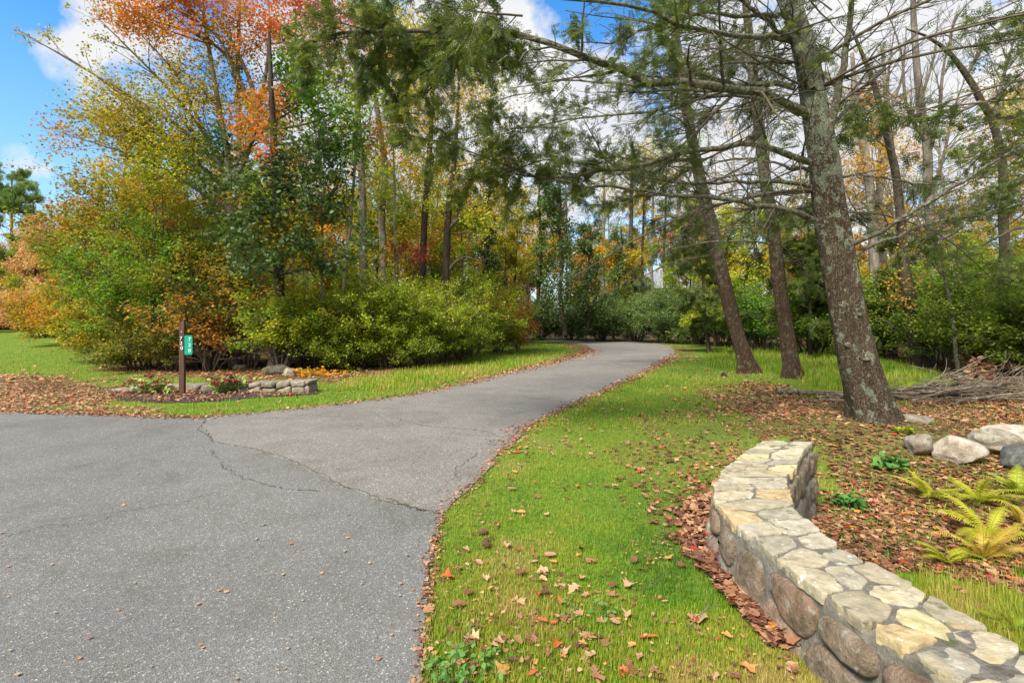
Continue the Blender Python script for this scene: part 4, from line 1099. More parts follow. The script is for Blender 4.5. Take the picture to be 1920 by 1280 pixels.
lg = Soup(); P = resample([(xa, ya*.75, .9), ((xa+xb)/2, ya*.77, 1.0), (xb, ya*.8, 1.2)], 8); 
xa, ya = W(-30, 622, 40)[:2]; xb, yb = W(36, 618, 42)[:2]
P = np.array([[xa+(xb-xa)*t, ya+(yb-ya)*t, float(height(xa+(xb-xa)*t, ya+(yb-ya)*t))+.18] for t in np.linspace(0, 1, 8)])
addtubes(lg, P[None], np.full((1, 8), .2), 9)
o = mobj('fallen_log', lg.mesh('fallen_log', M['bark_dark'], True)); tag(o, 'brown log lying at the top of the grass slope at the left edge', 'log')
# small dead stub and roots by the left of the twin trunks
xs_, ys_ = gz(1356, 706)
o = mobj('tree_stub', boulder_mesh('tree_stub', .09, .08, .11, 7, M['bark_dark'], 3, rough=.35)); o.location = (xs_, ys_, .04); tag(o, 'small black rotten stub beside the roots of the left twin trunk', 'stub')
# leaves' twigs on the lawn
rg = np.random.default_rng(88)
tw = [((1195,1120),(1245,1095),'pale forked twig on the near lawn'), ((850,1245),(885,1200),'thin grey twig on the grass near the asphalt edge'), ((1290,1190),(1330,1150),'short pale twig beside the large tan leaf')]
for (a, b, lab) in tw:
    p = np.array([*gz(*a), .035]); q = np.array([*gz(*b), .045]); P = np.linspace(p, q, 8); P[1:-1] += rg.normal(0, .006, (6, 3))
    s = Soup(); addtubes(s, P[None], np.linspace(.003, .0015, 8)[None], 5); B, Rb = branch(P[None], np.full((1, 8), .002), 4, rg, .3, .9, (.3,.5), (25,50), 4, 0, .3); addtubes(s, B, Rb, 4, .001)
    tag(mobj('twig', s.mesh('twig', M['stick'])), lab, 'twig')

# ================================================================== house glimpsed through the trees
hx, hy, _ = W(1240, 600, 62)
house = empty('house', (hx, hy, 0), 'pale blue-grey house glimpsed through the trees beyond the driveway bend', 'house')
local('wall', box_mesh('wall', 13, 8, 5.2, .02, M['house']), house, (0, 0, 2.6))
bm = bmesh.new()
v = [bm.verts.new(c) for c in [(-7,-4.6,5.15),(7,-4.6,5.15),(7,4.6,5.15),(-7,4.6,5.15),(-7,0,7.4),(7,0,7.4)]]
for f in [(0,1,5,4),(2,3,4,5),(1,2,5),(3,0,4),(3,2,1,0)]: bm.faces.new([v[i] for i in f])
me = bpy.data.meshes.new('roof'); bm.to_mesh(me); bm.free(); me.materials.append(M['roof']); local('roof', me, house, (0, 0, 0))
for xx in (-4.5, -1.5, 1.5, 4.5):
    for zz in (1.5, 3.9):
        w_ = local('window', box_mesh('window', 1.0, .1, 1.3, .02, M['white']), house, (xx, -4.03, zz)); local('pane', box_mesh('pane', .84, .06, 1.14, 0, M['glass']), w_, (0, -.04, 0))

# ================================================================== trees measured off the photograph
HB = 'bark'
def hemlock(name, label, Yb, trunks, limbs, seed, nproc, proc_z, lens, nspray, spray, twn=9, twk=7, tmpl=SPRAY, barkmat='bark', dens_t0=.25, gap=.36, droop=.28, az_bias=None, group=None, face_px=None):
    rng = np.random.default_rng(seed); K = 30
    tb = Soup(); TP = []; TR = []
    for ti, (pts, wd) in enumerate(trunks):
        q = [W(p[0], p[1], p[2] if len(p) > 2 else Yb) for p in pts]
        a = resample(np.array([list(p)+[w/2*p[1]/F] for p, w in zip(q, wd)]), K)
        if ti == 0:
            a[0, 2] -= .15
            # root flare and bark relief
            v, f, s = tubes(a[None, :, :3], a[None, :, 3], 40)
            v = v.reshape(K, 40, 3); th = np.arange(40)*2*np.pi/40
            hgt = (v[:, :, 2]-a[0, 2])
            fl = np.exp(-np.maximum(hgt-.12, 0)/(.75*a[0, 3]+.05))*.42*(1+.8*np.sin(th*5+seed)[None]+.35*np.sin(th*3+2*seed)[None])
            cen = a[:, None, :3]
            fine = (vnoise(np.tile(th*6, (K, 1)), hgt*.9, .5, seed)-.5)*.10
            v = cen+(v-cen)*(1+fl+fine)[:, :, None]; tb.add(v, f, s, 0)
            for k in range(9):      # surface roots running into the ground
                th_ = k*.698+rng.normal(0, .2); rr_ = a[0, 3]; u_ = np.linspace(0, 1, 8); ext = rr_*rng.uniform(1.7, 3.0)
                rad_ = rr_*.62+ext*u_; zz = a[0, 2]+.15+rr_*.75*(1-u_)**2.4-.05*u_-.02
                Pq = np.stack([a[0, 0]+np.cos(th_+.25*u_*rng.normal())*rad_, a[0, 1]+np.sin(th_+.25*u_*rng.normal())*rad_, zz], 1)
                addtubes(tb, Pq[None], (rr_*np.linspace(.34, .07, 8))[None], 8)
        else: addtubes(tb, a[None, :, :3], a[None, :, 3], 10)
        TP.append(a[:, :3]); TR.append(a[:, 3])
    e = empty(name, (TP[0][0][0], TP[0][0][1], float(height(TP[0][0][0], TP[0][0][1]))), label, 'tree', group)
    mobj('trunk', tb.mesh('trunk', M[barkmat], True), e)
    if seed == 301:   # knots where limbs broke off
        for (kx, ky, kr) in [(1605,672,.06), (1577,646,.05), (1637,728,.05), (1628,741,.045), (1590,590,.05), (1643,755,.045), (1640,722,.04)]:
            k = int(np.argmin(abs(TP[0][:, 2]-W(kx, ky, Yb)[2]))); c = W(kx, ky, Yb); yy = TP[0][k][1]-TR[0][k]*.93*math.sqrt(max(.05, 1-min(1, ((c[0]-TP[0][k][0])/TR[0][k])**2)))
            me_ = boulder_mesh('knot', kr, kr*.8, kr*.8, int(kx), M['bark_lichen'], 3, rough=.3); o = mobj('knot', me_, e); o.location = Vector((c[0], yy, c[2]))-Vector(e.location)
    LP = []; LR = []
    for (pts, w0) in limbs:
        q = resample([W(p[0], p[1], p[2] if len(p) > 2 else Yb) for p in pts], 16); q[1:-1] += rng.normal(0, .018, (14, 3))
        LP.append(q); LR.append(w0*.8/2*q[0, 1]/F*(1-.8*np.linspace(0, 1, 16)))
    T = TP[0]
    for i in range(nproc):
        z = rng.uniform(*proc_z); k = int(np.argmin(abs(T[:, 2]-z))); L = rng.uniform(*lens)*(1 if z < 7 else max(.25, 1-(z-7)/9))
        az_ = rng.random()*6.28 if az_bias is None else rng.normal(az_bias, 1.1)
        e0 = rng.uniform(-.05, .35); n = 16; d = np.array([math.cos(az_), math.sin(az_), e0]); P = [T[k]]
        for j in range(n-1):
            d = d+np.array([0, 0, -.035])+rng.normal(0, .05, 3); d = d/np.linalg.norm(d); P.append(P[-1]+d*L/(n-1))
        LP.append(np.array(P)); LR.append(rng.uniform(.014, .032)*np.linspace(1, .25, n))
    LPa = np.array(LP); LRa = np.array(LR)
    nl_ = len(limbs)
    for j in range(nl_):
        s = Soup(); addtubes(s, LPa[j:j+1], LRa[j:j+1], 8, .005); mobj('limb', s.mesh('limb', M['bark_lichen'], True), e)
    s = Soup(); addtubes(s, LPa[nl_:], LRa[nl_:], 6, .005)
    B1, C1 = branch(LPa, LRa, len(LP)*twn, rng, .12, 1, (.16,.34), (28,62), 6, -droop*.6, .35, .45, .42, .09)
    B2, C2 = branch(B1, C1, len(B1)*twk, rng, .15, 1, (.25,.55), (30,60), 4, -droop, .4, .4, .55, .10)
    # dead whiskers on the inner limbs
    D1, E1 = branch(LPa, LRa, len(LP)*7, rng, .02, .6, (.08,.3), (30,85), 6, .1, .8, .2, .3, .16)
    addtubes(s, B1, C1, 4, .004); addtubes(s, B2, C2, 3, .002); addtubes(s, D1, E1, 3, .003)
    mobj('branches', s.mesh('branches', M['bark_twig'], True), e)
    p, ax, par = along(B2, nspray, rng, .05, spray*.22)
    g = vnoise(p[:, 0]+p[:, 2]*.5, p[:, 1]+p[:, 2]*.8, .75, seed)
    dist = np.linalg.norm((p-T[np.argmin(abs(T[:, 2][None]-p[:, 2:3]), axis=1)])[:, :2], axis=1)
    keep = (g > gap)&(rng.random(len(p)) < sstep(.3, lens[1]*.75, dist)*.92+.08)
    p = p[keep]; ax = ax[keep]
    cr = Soup(); leaves(cr, p, spray, tmpl, rng, ax, .72, clump_tint(p, rng, .5, .6, .7, seed), .35, droop)
    mobj('crown', cr.mesh('crown', M['hemlock']), e)
    return e, LPa

h1_limbs = [
 ([(1513,213,7.2),(1470,190,7.0),(1420,172,6.8),(1360,164,6.6),(1290,158,6.4),(1200,153,6.2),(1140,122,6.0),(1060,92,5.9),(960,64,5.8),(860,52,5.7),(760,55,5.6),(660,62,5.5),(570,80,5.5)], 22),
 ([(1140,122,6.0),(1090,100,5.4),(1010,95,4.9),(930,120,4.5)], 8),
 ([(1490,165,7.2),(1420,158,7.5),(1340,152,7.9),(1280,152,8.2),(1180,160,8.6),(1060,150,8.9),(960,165,9.2)], 14),
 ([(1500,215,7.2),(1440,190,7.4),(1350,180,7.7),(1260,200,8.1),(1160,215,8.4),(1040,228,8.7),(930,250,9)], 12),
 ([(1517,304,7.2),(1470,285,7.0),(1417,275,6.8),(1350,275,6.6),(1280,287,6.5),(1200,308,6.4),(1110,325,6.3),(1020,328,6.2),(960,325,6.1),(880,288,6.0)], 16),
 ([(1520,350,7.2),(1470,342,7.0),(1428,338,6.9),(1350,340,6.7),(1280,345,6.6),(1200,330,6.4),(1120,318,6.3)], 11),
 ([(1522,412,7.2),(1480,396,7.0),(1430,383,6.8),(1360,372,6.6),(1280,366,6.5),(1150,350,6.3),(1020,338,6.2)], 14),
 ([(1486,118,7.2),(1430,112,7.3),(1366,121,7.4),(1280,140,7.6),(1200,150,7.8)], 9),
 ([(1508,120,7.2),(1470,70,7.0),(1430,35,6.8),(1386,0,6.6),(1330,-50,6.4)], 14),
 ([(1480,20,7.2),(1400,30,7.0),(1320,25,6.8),(1240,45,6.6),(1160,75,6.4),(1080,80,6.2)], 12),
 ([(1540,290,7.15),(1560,220,7.1),(1575,140,7.0),(1590,60,6.9),(1600,-20,6.8),(1610,-140,6.8)], 22),
 ([(1522,165,7.1),(1500,110,7.0),(1485,60,6.9),(1462,10,6.8),(1440,-60,6.8)], 20),
 ([(1597,458,7.2),(1640,440,7.0),(1690,410,6.8),(1765,362,6.6),(1840,318,6.4),(1920,268,6.2),(2010,200,6.0)], 12),
 ([(1602,480,7.2),(1672,447,7.3),(1757,416,7.5),(1850,400,7.8),(1960,370,8.0)], 9),
 ([(1545,250,7.2),(1600,190,7.4),(1650,130,7.6),(1700,80,7.8),(1760,30,8.0)], 10),
 ([(1556,330,7.2),(1640,330,7.1),(1740,345,7.0),(1850,330,6.9)], 7),
 ([(1535,330,7.3),(1480,310,8.0),(1420,300,8.8),(1330,300,9.6)], 10),
 ([(1560,380,7.3),(1500,390,8.2),(1420,420,9.2),(1330,440,10)], 8),
 ([(1500,60,7.2),(1420,70,6.2),(1320,60,5.4),(1200,20,4.8),(1060,-10,4.3),(900,-20,4.0)], 13),
]
h1, H1L = hemlock('hemlock_tree', 'large lichen-speckled hemlock trunk leaning left beside the curved wall, with long bare limbs', 7.26,
  [([(1645,812),(1636,770),(1615,700),(1598,630),(1585,560),(1575,500),(1566,450),(1553,370),(1545,300),(1535,250),(1527,200),(1510,100),(1483,0),(1465,-120),(1455,-300),(1450,-520)],
    [76,72,64,60,59,59,58,54,50,48,44,40,32,25,18,8])], h1_limbs, 301, 30, (3.0, 9.5), (1.8, 4.6), 32000, .085, 10, 8, gap=.50, droop=.08)
# heavy hanging foliage along the far half of the long limb reaching over the driveway
def boughs(owner, pts_px, n1, n2, nspray, spray, seed, L=(.35,.9), droop=.9, spread=.25):
    rng = np.random.default_rng(seed)
    P = np.array([resample([W(*p) for p in pl], 14) for pl in pts_px]); Rr = np.full(P.shape[:2], .012)*np.linspace(1, .4, 14)[None]
    s = Soup(); addtubes(s, P, Rr, 5)
    B1, C1 = branch(P, Rr, n1, rng, 0, 1, L, (30,95), 7, -droop*.5, .8, 0, .6, .12, absl=1.0)
    B2, C2 = branch(B1, C1, n1*n2, rng, .1, 1, (.3,.55), (30,70), 5, -droop, .7, .3, .6, .12)
    addtubes(s, B1, C1, 4, .003); addtubes(s, B2, C2, 3, .002)
    mobj('branches', s.mesh('branches', M['bark_twig']), owner)
    p, ax, _ = along(B2, nspray, rng, 0, spray*.3)
    keep = vnoise(p[:, 0]+p[:, 2]*.3, p[:, 1]+p[:, 2]*.6, .4, seed) > .40; p = p[keep]; ax = ax[keep]
    cr = Soup(); leaves(cr, p, spray, SPRAY, rng, ax, .6, clump_tint(p, rng, .55, .6, .45, seed), .35, droop*.6)
    mobj('crown', cr.mesh('crown', M['hemlock']), owner)
boughs(h1, [[(1000,75,5.8),(860,55,5.7),(720,60,5.6),(570,82,5.5)], [(980,30,5.2),(880,20,5.1),(780,-5,5.0),(700,-20,5.0)], [(900,90,6.2),(780,120,6.4),(660,120,6.5),(580,130,6.5)]], 85, 9, 12500, .08, 11, L=(.2,.7), droop=.55)
boughs(h1, [[(1000,330,6.2),(920,300,6.1),(840,270,6.0),(740,250,6.0)], [(1060,240,8.6),(960,240,8.9),(880,260,9),(800,290,9)], [(1040,170,8.9),(960,180,9.2),(900,200,9.2),(840,190,9.2)], [(1120,310,6.4),(1020,300,6.4),(940,330,6.4),(860,330,6.4)]], 80, 8, 6500, .09, 12, L=(.2,.7), droop=.3)
boughs(h1, [[(1300,60,6.2),(1200,40,6.0),(1120,30,5.8),(1060,20,5.7)], [(1420,20,6.8),(1360,-10,6.6),(1300,10,6.4),(1240,0,6.3)], [(1560,20,7),(1530,0,7),(1500,10,7),(1480,0,7)], [(1480,90,7.4),(1420,100,7.6),(1350,100,7.8),(1290,120,8)]], 50, 7, 3500, .08, 13, L=(.2,.7), droop=.3)

h2, _ = hemlock('hemlock_tree', 'slender reddish hemlock trunk, left of the twin trunks, leaning left by a black stub', 14.2,
  [([(1405,706),(1395,665),(1380,620),(1355,520),(1335,430),(1320,370),(1305,300),(1290,220),(1275,130),(1262,30),(1250,-100),(1245,-250)], [34,27,25,25,24,22,20,18,16,14,10,5])],
  [([(1305,300,14.2),(1250,300,13.6),(1180,320,13),(1100,350,12.6)], 8), ([(1320,380,14.2),(1370,360,13.5),(1440,350,13)], 6)], 302, 44, (3.4, 12.5), (2.2, 4.8), 15000, .17, 9, 7, SPRAY_S, gap=.48, barkmat='bark_brown')
h3, _ = hemlock('hemlock_tree', 'straighter hemlock trunk, right of the twin trunks, standing before the bright tall grass', 13.0,
  [([(1490,716),(1483,680),(1475,620),(1462,540),(1450,430),(1434,330),(1423,240),(1413,150),(1402,40),(1392,-60),(1385,-220)], [35,28,26,24,22,20,18,17,14,11,5])],
  [([(1450,430,13),(1400,420,12.5),(1330,440,12)], 6)], 303, 44, (3.4, 12.5), (2.0, 4.6), 15000, .17, 9, 7, SPRAY_S, gap=.48, barkmat='bark_brown')
h4, _ = hemlock('hemlock_tree', 'hemlock standing off the right edge whose dark boughs reach into the picture', 10.5,
  [([(2120,760),(2110,600),(2100,400),(2090,200),(2085,0),(2080,-300)], [60,50,42,36,28,8])],
  [([(2100,330,10.5),(1990,330,10.2),(1880,350,10),(1760,420,9.8)], 12), ([(2100,400,10.5),(2000,410,10.4),(1880,440,10.3),(1780,500,10.2)], 10), ([(2100,230,10.5),(1980,240,10.6),(1860,310,10.8),(1740,360,11)], 12)],
  304, 40, (2.6, 9), (2.5, 4.8), 15000, .15, 9, 7, SPRAY_S, gap=.46, az_bias=math.pi)

# left: the spreading maple
maple_limbs = [
 ([(428,330,17),(350,250,16.5),(260,190,16),(160,130,15.5),(40,60,15)], 9), ([(420,350,17),(330,270,16.6),(230,180,16),(130,110,15.6),(60,75,15.2)], 8),
 ([(430,320,17),(360,220,16.8),(300,150,16.4),(240,90,16),(180,30,15.8)], 9), ([(425,370,17),(340,300,16.5),(240,245,16),(170,222,15.6),(110,205,15.3)], 9),
 ([(435,340,17),(380,240,17),(330,140,17),(260,60,17),(230,20,17)], 8), ([(420,390,17),(330,330,16.4),(240,290,16),(150,260,15.6)], 8),
 ([(470,200,17),(440,130,16.6),(400,60,16.2),(330,20,16)], 9), ([(480,210,17),(520,130,17),(560,70,17),(610,20,17)], 8), ([(455,130,17),(380,70,16.5),(290,40,16),(220,10,16)], 7),
 ([(410,200,17),(350,140,17.5),(300,110,18)], 6), ([(440,300,17),(500,240,16.5),(560,200,16),(620,160,16)], 8), ([(400,60,17),(340,0,17),(300,-40,17)], 6)]
traced('maple_tree', 'tall spreading maple with yellow leaves and long bare twigs fanning up to the left', 'tree', 17,
  [([(445,690),(441,600),(438,500),(436,420),(432,340),(425,290),(410,200),(395,110),(382,20),(372,-60)], [34,30,29,28,24,15,12,10,7,4]),
   ([(438,350),(448,280),(447,200),(446,110),(450,0),(452,-60)], [20,12,11,9,6,4]),
   ([(437,345),(470,270),(482,215),(468,150),(430,70),(395,10)], [14,13,12,10,8,5]),
   ([(482,215),(500,130),(505,50),(500,-40)], [8,8,6,4])],
  [(330,215,16.3,1.7,900,'yellow',.3),(250,225,15.8,1.6,700,'yellow',.3),(180,215,15.4,1.2,350,'yellow',.45),(390,250,16.6,1.6,900,'yellow',.3),(300,280,16,1.7,1000,'yellow',.3),(220,280,15.6,1.4,700,'olive',.7),
   (340,330,16.2,1.6,1000,'lime',.55),(400,150,17,1.6,700,'yellow',.35),(350,110,17,1.3,400,'yellow',.4),(440,190,17,1.5,600,'yellow',.4),(500,260,17,1.5,700,'orange',.55),
   (240,20,15.9,.9,700,'orange',.6),(310,15,16,1.2,1000,'orange',.7),(380,30,16.2,1.3,1100,'orange',.6),(450,25,16.5,1.3,1100,'orange',.65),(520,30,16.8,1.3,900,'orange',.75),(590,25,17,1.2,900,'red',.5),(300,-20,16,1.3,900,'orange',.65),(480,80,16.8,1.1,600,'orange',.6),(640,50,17,1.0,450,'red',.5),
   (420,70,16.6,.9,400,'yellow',.6)],
  'yellow', .10, 'bark_grey', 401, limbs=maple_limbs, limb_tw=9, limb_leaf=3200, mean=.35, flare=1.2)
# the broad green oak with dark leathery leaves, ivy on its trunk
traced('oak_tree', 'green-leaved oak with a dark thick base, standing behind the rounded shrub', 'tree', 15.5,
  [([(523,697),(523,660),(524,610),(524,560),(523,500),(520,420),(516,330),(512,240),(508,150),(505,60)], [42,32,28,26,23,21,18,15,11,6])],
  [(430,295,15,.8,240),(490,345,14.6,.9,380),(425,385,14.6,.7,260),(545,335,14.8,.9,360),(590,385,15,.7,200),(510,400,14.4,.6,200),(565,260,15.2,1.0,350),(610,300,15.4,.8,220),(480,475,13.8,.8,380),(430,455,13.9,.6,180),(660,455,14.6,.7,260),(620,470,14.6,.6,200),(400,340,15,.6,150),(560,470,14.2,.6,150),(650,250,15.4,.8,180,'green',.5),(530,440,15,.8,260,'olive',.5),(470,420,15,.8,240,'olive',.6),
   (560,180,15.6,1.1,500,'green',.4),(620,230,15.8,1.1,420,'green',.4),(540,130,15.8,1.0,380,'green',.4),(640,350,15.6,.8,200),(540,470,14.6,.8,260,'olive',.6),(590,420,16.5,1.0,350,'orange',.4),(500,200,15.6,.9,200,'orange',.45),(470,250,15.4,.7,150,'orange',.5),(510,290,14.4,.6,90,'orange',.6),(620,130,15.8,.9,240,'green',.6),(660,190,16,.9,240,'lime',.5)],
  'oak', .17, 'bark_dark', 402, tmpl=LEAF_OAK, mean=.4, droop=.35, flare=1.5)

def ST(name, label, Yb, pts, wd, blobs, mk, ls, seed, bark='bark_grey', group=None, limbs=(), mean=.5, **kw):
    return traced(name, label, 'tree', Yb, [(pts, wd)], blobs, mk, ls, bark, seed, group, limbs=limbs, mean=mean, flare=1.15, trunk_n=9, **kw)
# mid-distance trunks seen between the oak and the driveway bend
ST('slim_tree', 'thin straight sapling trunk just right of the oak, with green leaves above', 15.8, [(602,660),(604,560),(605,450),(600,330),(597,220),(594,120),(590,20)], [6,5.5,5,5,4,3.5,2], [(610,330,15.8,.8,220,'oak',.3),(600,240,15.8,.7,200,'green',.4),(625,400,15.6,.6,150,'oak',.4)], 'green', .12, 411)
ST('slim_tree', 'slightly bent thin trunk between the sapling and the pale grey trunk', 18, [(640,640),(645,540),(655,440),(662,360),(668,260),(672,160)], [9,9,8,7,6,4], [(650,300,18,1,250,'green',.4),(690,260,18,1,250,'red',.2),(680,180,18,1.2,300,'green',.5)], 'green', .12, 412)
ST('grey_tree', 'thick pale grey trunk above the rounded shrub, right of the thin saplings', 22, [(684,650),(683,520),(680,420),(678,340),(672,240),(668,140),(664,30)], [26,22,20,17,15,12,7], [(700,200,22,2,700,'yellow',.3),(640,120,22,2,600,'orange',.5),(680,60,22,2,700,'yellow',.3),(650,300,21.5,1.5,520,'green',.7),(700,340,22,1.3,420,'lime',.5),(640,400,21,1.0,260,'green',.7)], 'yellow', .12, 413)
ST('yellow_tree', 'forked tree with yellow-mossed trunk right of the pale grey trunk', 24, [(722,640),(720,500),(715,400),(722,320),(712,240),(700,150),(690,60)], [20,18,17,16,12,9,5], [(720,240,24,2,700),(760,180,24,2.2,700),(700,120,24,2,700),(740,420,24,1.6,500),(760,330,24,1.6,350),(700,300,24,1.6,500,'green',.8),(750,90,24,2,600,'lime',.5),(690,400,24,1.2,300,'lime',.6)], 'yellow', .14, 414, 'bark_grey')
ST('yellow_tree', 'straight brown trunk with yellow crown, left of the pair above the shrub', 21, [(792,640),(793,520),(795,430),(800,350),(808,250),(812,150),(815,30)], [19,17,16,15,12,9,6], [(790,270,21,1.8,550),(840,200,21,2,700),(780,170,21,1.8,600),(820,90,21,2,700),(760,480,22,1.3,350,'yellow',.7),(800,340,21,1.3,380,'lime',.6),(770,390,21,1.1,300,'green',.8),(830,300,21,1.4,380,'green',.8)], 'yellow', .13, 415, 'bark_dark')
ST('yellow_tree', 'dark trunk with a strong limb rising to the right, above the thicket', 20, [(834,640),(836,520),(838,440),(843,370),(852,300),(858,210),(862,110)], [20,18,17,15,12,8,5],
   [(900,300,20,1.5,500),(870,360,20,1.3,400),(930,370,20,1.4,380),(860,230,20,1.6,450),(880,150,20,1.8,500),(830,400,20,1.0,250,'lime',.7),(900,420,20,1.2,330,'lime',.8),(920,240,20,1.5,400,'lime',.6)], 'yellow', .12, 416, 'bark_dark', limbs=[([(840,430,20),(870,400,20),(890,390,20),(930,370,20)], 9), ([(838,440,20),(860,400,20),(880,385,20)], 7), ([(838,512,20),(855,490,20),(875,482,20),(900,490,20),(925,480,20)], 7)], limb_tw=6)
ST('red_sapling', 'small sapling with a spray of bright red leaves low between the trunks', 18.5, [(740,640),(742,560),(745,500),(750,460)], [4,4,3,2], [(790,485,18.5,.55,160,'red',.9),(745,475,18.5,.45,90,'red',.9)], 'red', .1, 417)
ST('slim_tree', 'thin pole-like trunk between the yellow-mossed tree and the brown trunk', 19, [(741,650),(741,560),(740,480),(740,400),(739,330),(737,240)], [6,6,5,5,4,3], [(735,260,19,1,220,'green',.5)], 'green', .12, 418)
# right-hand woods
ST('bare_tree', 'dark-based tall tree right of the big hemlock, bare forked top', 16.5, [(1728,690),(1718,640),(1706,560),(1697,500),(1690,420),(1680,330),(1660,240),(1640,160),(1612,90),(1590,40)], [38,30,28,24,20,18,15,12,8,5], [(1690,560,16,.9,120,'yellow',.7)], 'yellow', .1, 421, 'bark_dark',
   limbs=[([(1682,340,16.5),(1670,250,16),(1665,150,16),(1680,40,16)], 9), ([(1700,520,16.5),(1690,470,16.3),(1680,430,16)], 9), ([(1655,230,16.5),(1690,150,17),(1700,50,17)], 8), ([(1690,420,16.5),(1650,380,16),(1600,385,16)], 7)], limb_tw=12)
ST('bare_tree', 'tallest straight bare trunk in the right-hand woods, behind the thin sapling', 20, [(1752,690),(1750,560),(1748,460),(1742,360),(1738,270),(1725,190),(1716,90),(1712,-20),(1710,-120)], [26,24,22,21,19,17,14,11,6], [(1740,440,20,1.0,130,'yellow',.6),(1730,350,20,1.0,130,'yellow',.6)], 'yellow', .1, 422, 'bark_grey',
   limbs=[([(1740,290,20),(1760,220,20),(1770,120,20),(1800,10,20)], 9), ([(1738,270,20),(1700,200,20),(1690,100,20),(1660,10,20)], 8), ([(1745,370,20),(1770,290,20),(1790,200,20),(1830,100,20)], 8), ([(1725,190,20),(1750,110,20),(1760,20,20)], 7)], limb_tw=13)
ST('bare_tree', 'bent mossy trunk curving up to the left at the right side of the sky', 17, [(1895,690),(1888,560),(1882,430),(1882,340),(1876,280),(1862,225),(1840,190),(1812,140),(1780,100),(1745,72),(1700,55)], [20,20,20,18,17,16,15,13,10,7,3], [(1960,180,17,1.5,260,'orange',.4),(1905,160,17,1.3,260,'yellow',.5)], 'yellow', .1, 423, 'bark_dark',
   limbs=[([(1862,225,17),(1880,150,17),(1900,80,17),(1930,0,17)], 8), ([(1812,140,17),(1850,80,17),(1890,40,17),(1930,20,17.5)], 7), ([(1840,190,17),(1790,210,16.6),(1700,200,16.3)], 7), ([(1780,100,17),(1790,40,17),(1840,-20,17)], 6)], limb_tw=13)
ST('sapling', 'thin pale crooked sapling in front of the right-hand shrubs', 14, [(1800,708),(1792,660),(1788,610),(1780,560),(1770,510),(1764,460),(1768,410),(1778,370)], [10,9,8,7,6,6,5,3], [(1740,470,14,.7,110,'yellow',.7),(1800,420,14,.6,80,'lime',.5)], 'yellow', .09, 424, 'bark_lichen', limbs=[([(1765,450,14),(1800,430,14),(1850,380,14)], 4), ([(1772,520,14),(1730,480,14),(1690,470,14)], 4)], limb_tw=8)
ST('yellow_tree', 'leaning trunk clothed in orange-yellow leaves, first right of the big hemlock', 25, [(1645,640),(1640,480),(1632,360),(1620,280),(1605,190),(1598,100)], [24,22,20,18,14,8], [(1635,330,25,1.2,500,'yellow',.8),(1625,250,25,1.2,450,'yellow',.8),(1650,410,25,1.3,450,'yellow',.7),(1600,200,25,1.3,350,'orange',.3),(1590,330,25,1.5,350,'yellow',.7)], 'yellow', .13, 425)
ST('yellow_tree', 'forked trunk with thin orange leaves between the big hemlock and the tall bare trunk', 27, [(1665,640),(1655,480),(1648,380),(1660,290),(1662,200),(1655,90)], [20,18,16,14,11,7], [(1670,300,27,1.5,400,'yellow',.8),(1640,200,27,1.6,300,'orange',.4),(1700,420,27,1.5,400,'yellow',.7)], 'yellow', .14, 426)
ST('brown_tree', 'dark brown trunk standing above the right-hand shrubs near the right edge', 22, [(1892,640),(1888,540),(1884,470),(1880,400),(1876,300)], [22,20,17,14,9], [(1880,420,22,1.6,450,'yellow',.6),(1840,400,22,1.4,380,'olive',.7),(1920,380,22,1.6,420,'orange',.3)], 'yellow', .13, 427, 'bark_dark')
ST('green_tree', 'tree with yellow-green and orange leaves high at the right edge', 19, [(1990,700),(1985,500),(1980,300),(1975,150)], [26,22,18,8], [(1900,200,19,1.2,420,'yellow',.4),(1880,240,19,1.1,360,'lime',.6),(1920,270,19,1.2,420,'yellow',.6),(1850,260,19,.8,160,'orange',.4),(1910,330,19,1.2,350,'lime',.5)], 'yellow', .13, 428)
# conifers and ivy-clad trunks beyond the bend
def ivy_tree(px, Y, ytop, w, label, seed, leaf='dark', n=3800, mean=.5):
    rg = np.random.default_rng(seed); pts = [(px+rg.normal(0, 3), y) for y in np.linspace(628, ytop, 8)]
    bl = []
    for y in np.linspace(600, ytop+10, 12):
        fr = (600-y)/(600-ytop); bl.append((px+rg.normal(0, w*.14), y, Y, w*(1-.62*fr)*Y/F*rg.uniform(.42, .62), int(n/12)))
    return ST('ivy_clad_tree', label, Y, pts, list(np.linspace(12, 4, 8)), bl, leaf, .16, seed, 'bark_dark', mean=mean, loose=.25)
ivy_tree(918, 31, 330, 46, 'narrow dark evergreen clad in ivy, left one beyond the driveway bend', 431, n=3600)
ivy_tree(1014, 34, 320, 46, 'tall thin dark evergreen left of the fullest conifer beyond the bend', 432, n=3800)
ivy_tree(1052, 33, 300, 78, 'fullest dark green conifer beyond the bend, broad to the ground', 433, n=6000, mean=.4)
ivy_tree(1102, 36, 420, 60, 'shorter dark evergreen right of the fullest conifer beyond the bend', 434, n=3500, mean=.5)
ivy_tree(1160, 40, 430, 44, 'small dark evergreen behind the middle of the far hedge', 435, n=3000, mean=.6)
